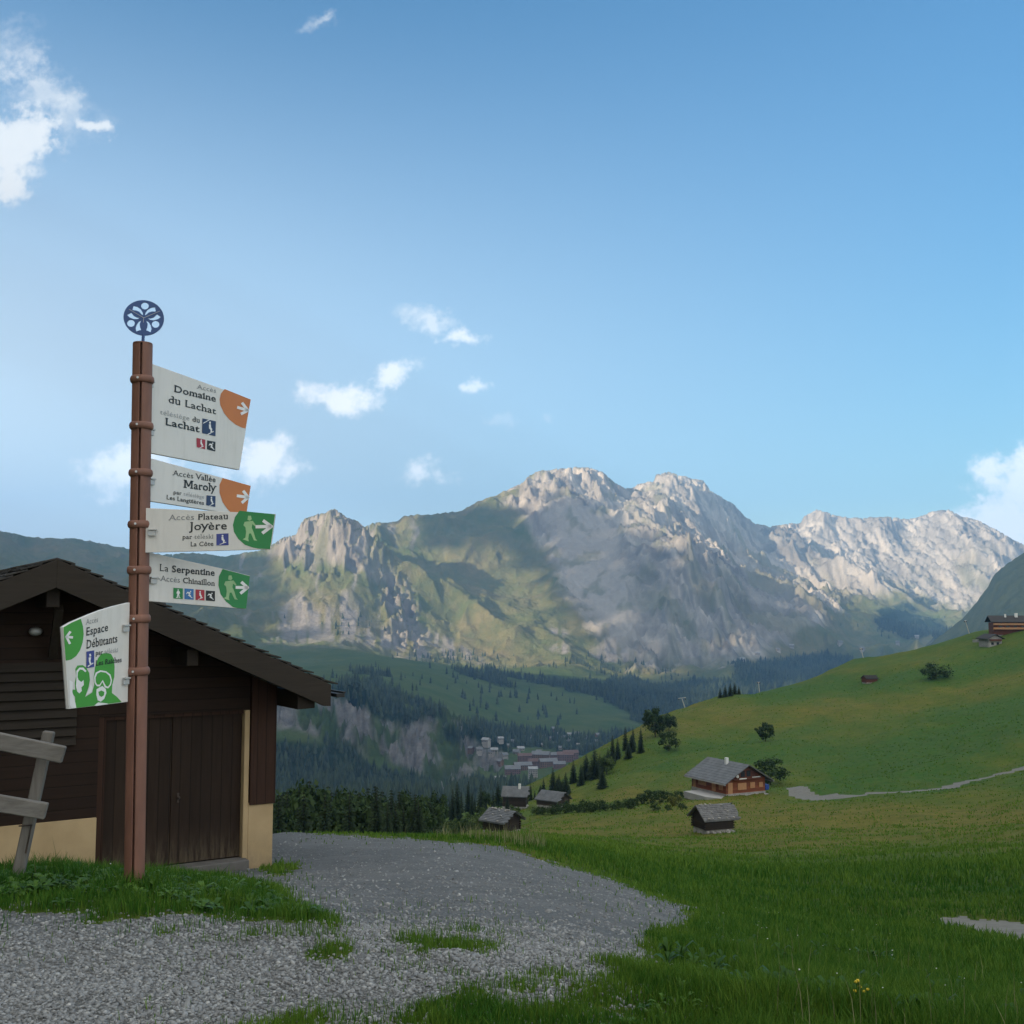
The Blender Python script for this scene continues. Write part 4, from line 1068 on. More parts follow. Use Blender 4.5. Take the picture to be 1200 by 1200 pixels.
# --- broad panel facing the track
S3 = Sign(84, (165, 530, 6.318), 0.035)
S3.panel([(30, 412), (997, 457), (960, 718), (30, 743)], 'broad white panel with a green end and walking skier, facing the track')
S3.poly('colour_field', [(730, 433), (697, 480), (682, 540), (690, 590), (720, 640), (770, 685), (830, 706), (880, 714), (957, 716), (994, 459)], 'green')
S3.arrow((850, 552), (966, 549), (905, 505), (900, 600), 24)
FIG = [[(795, 470), (815, 470), (822, 495), (808, 508), (790, 500)], [(770, 515), (830, 508), (852, 540), (846, 548), (826, 532), (822, 560), (835, 590), (850, 640), (862, 655), (838, 652), (815, 600), (802, 602), (796, 640), (800, 660), (755, 645), (775, 632), (780, 590), (775, 555), (760, 540)]]
S3.polys('figure', FIG, 'palegreen', 2)
S3.text([('Accès ', LIGHT, 'inkgrey'), ('Plateau', SEMI, 'ink')], (210, 503), (650, 495), 44)
S3.text([('Joyère', SEMI, 'ink')], (365, 577), (642, 570), 60)
S3.text([('par ', SEMI, 'ink'), ('téléski', LIGHT, 'inkgrey')], (308, 643), (540, 638), 34)
S3.text([('La Côte', SEMI, 'ink')], (367, 697), (540, 692), 34)
picto(S3, [(560, 605), (650, 600), (650, 688), (560, 690)], 'royal', (566, 605, 645, 685))
# --- lowest right panel
S4 = Sign(40, (165, 530, 6.318), 0.01)
S4.panel([(30, 735), (605, 862), (808, 915), (780, 1160), (30, 1100)], 'white panel with a green end and four small coloured squares')
S4.poly('colour_field', [(605, 864), (577, 920), (574, 985), (590, 1050), (630, 1105), (680, 1145), (715, 1154), (779, 1158), (806, 917)], 'green')
S4.arrow((700, 1000), (788, 1002), (742, 960), (735, 1046), 22)
S4.polys('figure', [[(x - 808 + 663, (y - 470) * 0.97 + 912) for x, y in q] for q in FIG], 'palegreen', 2)
S4.text([('La ', REG, 'ink'), ('Serpentine', BOLD, 'ink')], (135, 878), (548, 915), 52)
S4.text([('-Accès ', REG, 'inkgrey'), ('Chinaillon', SEMI, 'ink')], (125, 950), (548, 990), 44)
for x0, y0, x1, y1, mt_, kd in ((240, 1003, 310, 1087, 'green', 1), (322, 1008, 390, 1092, 'blue', 2), (404, 1015, 470, 1098, 'red', 0), (480, 1023, 548, 1103, 'black', 2)):
    picto(S4, [(x0, y0), (x1, y0 + 5), (x1, y1), (x0, y1 - 5)], mt_, (x0 + 3, y0 + 6, x1 - 3, y1 - 5), kd)
# --- tall panel pointing left
S5 = Sign(22.4, (60, 700, 8.571), 0.0)
S5.panel([(178, 1122), (120, 300), (200, 253), (300, 210), (400, 168), (500, 130), (630, 90), (790, 52), (770, 1050)], 'tall white panel with bright green corner and two goggled faces, pointing left')
S5.poly('colour_field', [(121, 301), (200, 256), (295, 214), (318, 290), (325, 370), (315, 450), (290, 530), (250, 590), (200, 625), (145, 636)], 'green2')
S5.arrow((215, 403), (150, 397), (190, 342), (185, 468), 24)
S5.polys('artwork', [[(470, 610), (500, 570), (550, 555), (600, 570), (628, 620), (636, 700), (632, 800), (612, 880), (608, 960), (660, 1000), (705, 1050), (700, 1052), (240, 1112), (238, 1000), (205, 960), (215, 925), (240, 930), (235, 860), (250, 790), (240, 720), (262, 685), (315, 680), (350, 705), (380, 760), (388, 830), (375, 900), (340, 1000), (410, 955), (430, 880), (425, 800), (440, 700), (455, 650)]], 'green2', 1)
S5.polys('goggles', [[(428, 800), (445, 755), (490, 732), (550, 742), (592, 775), (608, 830), (598, 880), (570, 915), (535, 905), (512, 850), (485, 895), (455, 893), (432, 860)],
                     [(250, 740), (280, 705), (320, 705), (352, 740), (340, 752), (312, 728), (285, 725), (265, 755), (262, 800), (272, 830), (300, 850), (322, 830), (325, 880), (300, 905), (305, 940), (280, 965), (258, 945), (245, 890), (250, 830)]], 'white', 2)
S5.polys('lens', [[(442, 805), (460, 765), (495, 748), (545, 757), (580, 787), (594, 832), (586, 873), (566, 897), (545, 888), (514, 828), (482, 876), (458, 876), (444, 850)]], 'green2', 3)
S5.polys('face', [[(452, 925), (480, 905), (512, 890), (545, 920), (552, 960), (530, 1020), (495, 1048), (465, 1035), (450, 980)], [(430, 1085), (470, 1055), (560, 1065), (575, 1072), (450, 1090)], [(345, 985), (405, 950), (412, 905), (395, 870), (362, 950)], [(180, 830), (215, 850), (210, 950), (240, 1060), (250, 1110), (205, 1112), (182, 1080)]], 'white', 2)
S5.polys('mouth', [[(470, 950), (500, 935), (530, 950), (525, 985), (500, 1000), (478, 985)]], 'green2', 3)
S5.text([('Accès', LIGHT, 'inkgrey')], (348, 274), (470, 246), 58)
S5.text([('Espace', SEMI, 'ink')], (345, 386), (572, 335), 86)
S5.text([('Débutants', SEMI, 'ink')], (348, 516), (665, 448), 88)
S5.text([('par ', SEMI, 'ink'), ('téléski', LIGHT, 'inkpale')], (442, 582), (668, 548), 50, 4)
S5.text([('Les Raiches', SEMI, 'ink')], (442, 687), (705, 648), 54, 4)
S5.poly('pictogram', [(350, 545), (427, 532), (427, 698), (350, 710)], 'royal', 4)
S5.polys('figure', [[(375, 570), (392, 565), (395, 590), (380, 598)], [(370, 605), (395, 600), (388, 640), (400, 672), (385, 680), (372, 645)], [(358, 690), (415, 655), (420, 662), (362, 700)]], 'white', 5)
for S_, pys in ((S1, ((447 - 420) * 8, (503 - 420) * 8)), (S2, ((561 - 530) * 6.318,)), (S3, ((621 - 530) * 6.318,)), (S4, ((677 - 530) * 6.318,))):
    for y in pys:
        x = (pole_at(S_.crop[1] + y / S_.crop[2]).x / D_POLE * F + 600 + 11.5 - S_.crop[0]) * S_.crop[2]
        u = S_.uv(x, y + 12); S_.bracket(u[0], u[1], 1)
for y in (735, 797):
    u = S5.uv((143 - 60) * 8.571, (y - 700) * 8.571); S5.bracket(u[0], u[1], 1)

# ================================================================== SHED
K = 16 / 14
SC0 = P(319, 1003, 16.0)
WA = R(57.753)
shed = thing('wooden_shed', 'dark brown timber shed with wide door, cream footing and overhanging gable roof', 'shed', SC0, math.pi / 2 - WA)
M['clad_h'] = wood('dark stained horizontal boards', (.035, .018, .011), (.019, .0105, .0068), 0.15, 'x')
M['clad_v'] = wood('dark stained vertical boards', (.058, .027, .016), (.032, .0155, .010), 0.13, 'z')
M['door'] = wood('dark brown door boards', (.040, .024, .015), (.022, .013, .009), 0.145, 'z')
M['fascia'] = wood('weathered grey-brown fascia', (.038, .030, .023), (.021, .017, .013), 0.3, 'x', lines=False)
M['beam'] = wood('dark beam', (.035, .027, .02), (.02, .015, .012), 0.3, 'y', lines=False)
M['rooftile'] = simple('dark wooden roof tiles', (.05, .045, .04), (.025, .024, .022), 5, 0.85, 0.5, 0.01)
M['cream'] = simple('cream rendered footing', (.52, .38, .215), (.43, .31, .17), 2.2, 0.85, 0.25, 0.003)
M['concrete'] = simple('worn concrete', (.17, .16, .15), (.11, .105, .10), 4, 0.9, 0.4, 0.004)
M['blackmetal'] = simple('black metal', (.02, .02, .021), None, 6, 0.5, 0)
M['iron'] = simple('rusty iron', (.07, .05, .04), (.03, .024, .02), 14, 0.7, 0.2, 0.002)
# rain splash has bleached the foot of the door
_nt = M['door'].node_tree; _b = _nt.nodes['Principled BSDF']; _l = _b.inputs['Base Color'].links[0].from_socket
_tc = _nt.nodes.new('ShaderNodeTexCoord'); _sp = _nt.nodes.new('ShaderNodeSeparateXYZ'); _nt.links.new(_tc.outputs['Object'], _sp.inputs[0])
_mr = _nt.nodes.new('ShaderNodeMapRange'); _mr.inputs[1].default_value = 0.62; _mr.inputs[2].default_value = 0.0; _nt.links.new(_sp.outputs[2], _mr.inputs[0])
_f = mathn(_nt, 'MULTIPLY', mathn(_nt, 'MULTIPLY', _mr.outputs[0], _mr.outputs[0]), ramp(_nt, tex(_nt, 3.0, 7, .7, stretch=(6, 6, .7)), [(.38, (0, 0, 0)), (.66, (1, 1, 1))]))
_nt.links.new(mixc(_nt, mathn(_nt, 'MULTIPLY', _f, 0.85), _l, (.17, .135, .09)), _b.inputs['Base Color'])
_nt = M['cream'].node_tree; _b = _nt.nodes['Principled BSDF']; _l = _b.inputs['Base Color'].links[0].from_socket
_tc = _nt.nodes.new('ShaderNodeTexCoord'); _sp = _nt.nodes.new('ShaderNodeSeparateXYZ'); _nt.links.new(_tc.outputs['Object'], _sp.inputs[0])
_mr = _nt.nodes.new('ShaderNodeMapRange'); _mr.inputs[1].default_value = 0.40; _mr.inputs[2].default_value = 0.0; _nt.links.new(_sp.outputs[2], _mr.inputs[0])
_f = mathn(_nt, 'MULTIPLY', _mr.outputs[0], ramp(_nt, tex(_nt, 4.0, 8, .7), [(.35, (0, 0, 0)), (.65, (1, 1, 1))]))
_nt.links.new(mixc(_nt, mathn(_nt, 'MULTIPLY', _f, 0.6), _l, (.20, .155, .10)), _b.inputs['Base Color'])
def build_shed():
    XL, XR, DEP = -5.5 * K, 0.0, 6.5
    zp, zd = 0.675 * K, 1.81 * K                         # footing top, door top
    dl, dr = -2.11 * K, -0.385 * K
    slope = 0.455; RX, RZ, OV, OV2 = -2.78 * K, 3.62 * K, 0.92, 0.42 * K
    def rz(x): return RZ - 0.30 - slope * abs(x - RX)      # underside of the roof
    # masonry footing with the door's reveal
    mb = MB()
    mb.box(XL, dl, 0, 0.25, -0.6, zp); mb.box(dr + 0.075, XR, 0, 0.25, -0.6, zp)
    mb.box(XR - 0.25, XR, 0.251, DEP, -0.6, zp); mb.box(XL, XL + 0.25, 0.251, DEP, -0.6, zp); mb.box(XL + 0.251, XR - 0.251, DEP - 0.25, DEP, -0.6, zp)
    mb.box(dr, dr + 0.074, 0.0, 0.30, -0.6, zd)          # cream jamb, full height
    mb.build('footing', M['cream'], shed, bevel=0.006)
    # boarded walls
    w = MB()
    def gable(x0, x1, z0, y0=0.02, y1=0.2):
        xs = [x0] + [x for x in (RX,) if x0 < x < x1] + [x1]
        w.prism([(x0, y0, z0), (x1, y0, z0)] + [(x, y0, rz(x)) for x in reversed(xs)], (0, y1 - y0, 0))
    gable(XL, dl - 0.003, zp + 0.002); gable(dl, dr + 0.074, zd + 0.002)
    w.build('wall', M['clad_h'], shed)
    w = MB(); gable(dr + 0.085, XR + 0.02, zp - 0.03, -0.03, 0.2)
    w.build('wall', M['clad_v'], shed, bevel=0.006)
    w = MB(); w.box(XR - 0.2, XR, 0.21, DEP - 0.01, zp + 0.002, rz(XR) + 0.02); w.box(XL, XL + 0.2, 0.21, DEP - 0.01, zp + 0.002, rz(XL) + 0.02)
    w.prism([(XL, DEP, zp + 0.002), (XR, DEP, zp + 0.002), (XR, DEP, rz(XR)), (RX, DEP, rz(RX)), (XL, DEP, rz(XL))], (0, -0.2, 0))
    w.build('wall', M['clad_h'], shed)
    # door leaves
    d = MB(); yd = 0.11; mid = (dl + dr) / 2
    d.box(dl + 0.10, mid - 0.004, yd, yd + 0.05, 0.03, zd - 0.05); d.box(mid + 0.004, dr - 0.006, yd, yd + 0.05, 0.03, zd - 0.05)
    do = d.build('door', M['door'], shed, bevel=0.004)
    k = MB(); k.tube((mid + 0.10, yd - 0.045, 0.92), (mid + 0.10, yd + 0.001, 0.92), 0.014); k.box(mid + 0.085, mid + 0.115, yd - 0.012, yd - 0.001, 0.85, 0.98); k.ball((mid + 0.10, yd - 0.05, 0.92), 0.02)
    k.build('handle', M['iron'], do)
    fr = MB(); fr.box(dl - 0.002, dl + 0.095, 0.04, 0.2, -0.1, zd - 0.002); fr.box(dl + 0.096, dr - 0.002, 0.05, 0.2, zd - 0.048, zd - 0.002)
    fr.build('door_frame', M['clad_v'], shed)
    st = MB(); st.box(dl - 0.1, dr + 0.05, -0.16, 0.104, -0.5, 0.022); st.build('threshold', M['concrete'], shed, bevel=0.01)
    # louvred vent
    lv = MB(); n = 9; z0, z1 = 1.52 * K, 2.36 * K
    for i in range(n):
        z = z0 + (z1 - z0) * i / (n - 1)
        lv.box(XL + 0.9, -2.37 * K, 0, 0.012, 0, 0.125, M=Matrix.Translation((0, -0.055, z)) @ Matrix.Rotation(R(-28), 4, 'X'))
    lv.build('louvre', M['fascia'], shed)
    # roof: two slabs of sheathing with tile courses
    for sgn, nm in ((1, 'roof'), (-1, 'roof')):
        xe = (XR + OV2) if sgn > 0 else (XL - OV2)
        ze = RZ - slope * abs(xe - RX)
        r = MB()
        r.prism([(RX, -OV + 0.03, RZ - 0.10), (RX, -OV + 0.03, RZ - 0.03), (xe, -OV + 0.03, ze - 0.03), (xe, -OV + 0.03, ze - 0.10)], (0, DEP + 1.4, 0), 0)
        L = abs(xe - RX); nc = 22
        for i in range(nc):
            a, b_ = i / nc, (i + 1.35) / nc
            xa, xb = RX + sgn * L * a, RX + sgn * L * min(b_, 1.015)
            za, zb = RZ - slope * L * a, RZ - slope * L * min(b_, 1.015)
            y = -OV - 0.02
            while y < DEP + 0.45:
                wd_ = random.uniform(0.16, 0.30); j = random.uniform(-.006, .012); jj = random.uniform(-0.03, 0.03)
                r.hexa([(xa, y, za - 0.028), (xb + sgn * jj, y, zb + 0.004 + j), (xb + sgn * jj, y + wd_ - 0.008, zb + 0.004 + j), (xa, y + wd_ - 0.008, za - 0.028),
                        (xa, y, za - 0.010), (xb + sgn * jj, y, zb + 0.024 + j), (xb + sgn * jj, y + wd_ - 0.008, zb + 0.024 + j), (xa, y + wd_ - 0.008, za - 0.010)], 1)
                y += wd_
        o = r.build('roof', [M['fascia'], M['rooftile']], shed)
        g = MB(); hx = xe + sgn * 0.035                      # fascia board along the eave and gutter
        if sgn > 0:
            g.box(hx + 0.02, hx + 0.14, -OV - 0.05, DEP + 0.4, ze - 0.20, ze - 0.15); g.box(hx + 0.12, hx + 0.155, -OV - 0.05, DEP + 0.4, ze - 0.148, ze - 0.125)
            g.build('gutter', M['blackmetal'], o)
    # verge boards on the gable
    for sgn in (1, -1):
        xe = (XR + OV2 - 0.03) if sgn > 0 else (XL - OV2 + 0.03); ze = RZ - slope * abs(xe - RX)
        f = MB(); f.prism([(RX, -OV, RZ - 0.03), (xe, -OV, ze - 0.035), (xe, -OV, ze - 0.33), (xe - sgn * 0.10, -OV, ze - 0.345 + 0.02), (RX, -OV, RZ - 0.38)], (0, -0.05, 0))
        f.build('verge_board', M['fascia'], shed, bevel=0.004)
        s_ = MB(); s_.prism([(RX, -OV + 0.06, RZ - 0.30), (xe, -OV + 0.06, ze - 0.14), (xe, -OV + 0.06, ze - 0.17), (RX, -OV + 0.06, RZ - 0.33)], (0, OV + DEP + 0.3, 0))
        s_.build('soffit', M['beam'], shed)
        # eave box under the roof's edge
        e_ = MB(); xa = XR if sgn > 0 else XL
        e_.prism([(xa + sgn * 0.012, -OV + 0.07, rz(xa) - 0.02), (xa + sgn * 0.26, -OV + 0.07, rz(xa + sgn * 0.26) - 0.01), (xa + sgn * 0.26, -OV + 0.07, rz(xa) - 0.26), (xa + sgn * 0.012, -OV + 0.07, rz(xa) - 0.27)], (0, OV - 0.11, 0))
        e_.build('purlin', M['beam'], shed)
    for x, wd_, h in ((RX, 0.16, 0.30), (RX + 1.75, 0.15, 0.26), (RX - 1.75, 0.15, 0.26)):
        p = MB(); zt = rz(x) - (0.02 if x == RX else 0.03)
        p.box(x - wd_ / 2, x + wd_ / 2, -OV + 0.14, 0.019, zt - h, zt - 0.04); p.build('purlin', M['beam'], shed, bevel=0.008)
    # bracket brace and lamp under the gable
    b_ = MB(); b_.beam((RX + 0.14, -0.05, rz(RX) - 0.95), (RX + 0.10, -OV + 0.3, rz(RX) - 0.32), 0.10, 0.10); b_.build('brace', M['beam'], shed)
    LX = -0.08; l_ = MB(); l_.ball((RX + LX, -0.09, 2.81 * K), 0.085, 0.085, 0.055, 14, 8); l_.tube((RX + LX, 0.02, 2.83 * K), (RX + LX, -0.06, 2.83 * K), 0.03)
    l_.build('lamp', M['alu'], shed, smooth=True)
    # vent cap standing on the roof
    x = -1.35 * K; zt = RZ - slope * abs(x - RX)
    v = MB(); v.tube((x, 0.45, zt - 0.1), (x, 0.45, zt + 0.12), 0.035); v.ball((x, 0.45, zt + 0.16), 0.075, 0.075, 0.075, 14, 9)
    v.build('vent_cap', M['blackmetal'], shed, smooth=True)
build_shed()

# ================================================================== FENCE END
M['grey_timber'] = wood('weathered grey timber', (.25, .235, .215), (.12, .112, .10), 0.3, 'x', 3.5, 0.9, False)
M['grey_post'] = wood('weathered grey post', (.22, .205, .185), (.11, .10, .088), 0.3, 'z', 3.5, 0.9, False)
def fence():
    base = P(22, 1003, 7.15)
    t = thing('wooden_fence', 'leaning weathered grey fence end with two split rails beside the shed', 'fence', base)
    r_ = lambda px, py, y: P(px, py, y) - base
    a, b_ = r_(18, 1040, 7.15), r_(57.5, 857, 7.22)
    mb = MB(); mb.beam(a, b_, 0.072, 0.07, up=(1, 0.2, 0)); mb.build('post', M['grey_post'], t, bevel=0.008)
    c = (P(-330, 985, 6.75) - base); mb = MB(); mb.beam(c, c + (b_ - a) * 1.02, 0.072, 0.07, up=(1, 0.2, 0)); mb.build('post', M['grey_post'], t, bevel=0.008)
    for (x0, y0, d0, x1, y1, d1, h) in ((-340, 798, 6.62, 75, 884.5, 7.05, 0.104), (-340, 884, 6.62, 54.5, 950.5, 7.05, 0.10)):
        mb = MB(); mb.beam(r_(x0, y0, d0), r_(x1, y1, d1), 0.055, h); rail = mb.build('rail', M['grey_timber'], t, bevel=0.006)
        for dx, dy in ((-28, -7), (-26, 3)):
            n = MB(); q = r_(x1 + dx, y1 + dy, d1 - 0.045); n.tube(q, q + Vector((0, 0.03, 0)), 0.006, n=6)
            n.build('nail', M['iron'], rail)
    n = MB()
    n.tube(r_(30, 1000, 7.12), r_(37, 966, 7.12), 0.006, n=6); n.tube(r_(22, 968, 7.1), r_(38, 967, 7.1), 0.005, n=6)
    n.build('wire', M['iron'], t)
fence()
# ================================================================== HUTS AND CHALETS ON THE SLOPE
M['log'] = wood('grey-brown old logs', (.12, .095, .072), (.06, .047, .036), 0.28, 'x', 2.5)
M['logdark'] = wood('dark old logs', (.06, .044, .034), (.034, .026, .02), 0.25, 'x', 2.5)
M['shingle'] = simple('silver-grey shingles', (.185, .185, .185), (.095, .095, .095), 2.2, 0.85, 0.6, 0.05)
M['slate'] = simple('grey slate roof', (.155, .165, .175), (.10, .105, .11), 0.9, 0.7, 0.4, 0.04)
M['honey'] = wood('orange-brown timber', (.33, .105, .045), (.21, .065, .03), 0.22, 'x', 1.2)
M['honeydark'] = wood('red-brown gable timber', (.20, .07, .037), (.12, .044, .025), 0.22, 'x', 1.2)
M['shutter'] = simple('pale timber shutter', (.52, .27, .13), (.44, .22, .10), 2, 0.7, 0.1)
M['glass'] = simple('dark window glass', (.03, .036, .045), None, 2, 0.15, 0, spec=0.6)
M['whitepaint'] = simple('white paint', (.78, .78, .76), (.68, .68, .66), 2, 0.6, 0)
M['stone'] = simple('pale dry stone', (.42, .40, .37), (.25, .24, .22), 1.4, 0.9, 0.5, 0.04)
M['terrace'] = simple('pale paving', (.40, .39, .38), (.33, .32, .31), 1.0, 0.9, 0.2)
M['tarp'] = simple('blue tarpaulin', (.03, .09, .42), None, 3, 0.5, 0)
def roof_slab(mb, x0, x1, yr, zr, ye, ze, th, m=0):
    mb.prism([(x0, yr, zr), (x0, ye, ze), (x0, ye, ze - th), (x0, yr, zr - th)], (x1 - x0, 0, 0), m)
def hut(label, loc, rz, W, D, H, rise, ov, wall_m, roof_m, group=None, name='hut', stones=True, footing=0.35, chimney=False):
    """ridge along X, eaves to -Y / +Y"""
    t = thing(name, label, 'hut', loc, rz, group)
    w = MB()
    w.prism([(-W / 2, -D / 2, footing), (-W / 2, D / 2, footing), (-W / 2, D / 2, H), (-W / 2, 0, H + rise), (-W / 2, -D / 2, H)], (W, 0, 0))
    for sx in (-1, 1):
        for sy in (-1, 1):
            for k in range(int((H - footing) / 0.28)):
                z = footing + 0.02 + k * 0.28
                w.box(sx * W / 2 + (0.003 if sx > 0 else -0.18), sx * W / 2 + (0.18 if sx > 0 else -0.003), sy * D / 2 - 0.09 - sy * 0.1, sy * D / 2 + 0.09 - sy * 0.1, z, z + 0.19)
    w.build('wall', wall_m, t)
    f = MB()
    for k in range(26):
        x = random.uniform(-W / 2, W / 2); f.ball((x, -D / 2 + random.uniform(-.25, .1), random.uniform(-0.1, footing * 0.6)), random.uniform(.14, .28), random.uniform(.14, .24), random.uniform(.1, .2), 6, 4, 0.2)
    for k in range(14):
        y = random.uniform(-D / 2, D / 2); f.ball((W / 2 + random.uniform(-.1, .2), y, random.uniform(-0.1, footing * 0.6)), random.uniform(.14, .25), random.uniform(.14, .25), random.uniform(.1, .2), 6, 4, 0.2)
    f.box(-W / 2 + 0.1, W / 2 - 0.1, -D / 2 + 0.1, D / 2 - 0.1, -1.2, footing - 0.01)
    f.build('footing', M['stone'], t)
    dr = MB(); dr.box(W / 2 + 0.004, W / 2 + 0.05, -0.45, 0.45, footing, footing + 1.5); dr.build('door', M['logdark'], t)
    e = ov * rise / (D / 2)
    for sy in (-1, 1):
        r = MB(); roof_slab(r, -W / 2 - ov, W / 2 + ov * 1.3, 0, H + rise + 0.12, sy * (D / 2 + ov), H - e + 0.12, 0.12)
        # shingle courses
        n = 9
        for i in range(n):
            a, b_ = i / n, min(1.0, (i + 1.2) / n)
            y0, y1 = sy * (D / 2 + ov) * a, sy * (D / 2 + ov) * b_; z0, z1 = H + rise + 0.124 - (rise + e) * a, H + rise + 0.124 - (rise + e) * b_
            x = -W / 2 - ov
            while x < W / 2 + ov * 1.2:
                wd_ = random.uniform(.25, .6); j = random.uniform(0, .05)
                r.hexa([(x, y0, z0), (x, y1, z1 + .02 + j), (x + wd_ - .02, y1, z1 + .02 + j), (x + wd_ - .02, y0, z0), (x, y0, z0 + .02), (x, y1, z1 + .06 + j), (x + wd_ - .02, y1, z1 + .06 + j), (x + wd_ - .02, y0, z0 + .02)])
                x += wd_
        ro = r.build('roof', roof_m, t)
        if stones:
            for k in range(16 if sy < 0 else 5):
                s_ = MB(); a = random.choice((0.06, 0.93)) if k % 3 else random.random()
                s_.ball((random.uniform(-W / 2, W / 2), sy * (D / 2 + ov) * a, H + rise + 0.24 - (rise + e) * a), .16, .13, .09, 6, 4, .2)
                s_.build('roof_stone', M['stone'], ro)
        if chimney and sy < 0:
            c = MB(); c.box(W * 0.15, W * 0.15 + 0.5, -0.7, -0.2, H + rise * 0.5, H + rise + 0.7); c.build('chimney', M['whitepaint'], ro)
    return t
q = hit(838, 976.5, 60)
hut('small dark log hut with a silver shingle roof weighted by stones, below the orange chalet', q + Vector((0, 1.5, 0)), R(20), 3.6, 3.2, 1.75, 1.15, 0.45, M['logdark'], M['shingle'], footing=0.4)
q = hit(588, 977, 90)
hut('small grey-roofed log hut standing alone in the meadow near the end of the gravel track', q + Vector((0, 1, 0)), R(-40), 3.2, 3.4, 1.7, 1.0, 0.45, M['logdark'], M['slate'])
az = PA(604, 935); q = at(604, 235)
hut('grey-roofed hut half hidden in the trees, the farther of two', Vector((q.x, q.y, q.z + 0.6)), R(-8), 4.6, 4.0, 2.6, 1.5, 0.4, M['logdark'], M['slate'], stones=False, chimney=True)
q = at(648, 222)
hut('low grey-green roof showing above the bushes between small hut and hill', Vector((q.x, q.y, q.z + 0.2)), R(-38), 4.8, 4.2, 1.5, 1.3, 0.4, M['log'], M['slate'], stones=False)
q = hit(1019, 800, 200)
hut('tiny reddish-brown barn high on the green hill', q, R(12), 4.2, 3.2, 1.5, 1.0, 0.3, M['honeydark'], M['rooftile'], stones=False, footing=0.1)

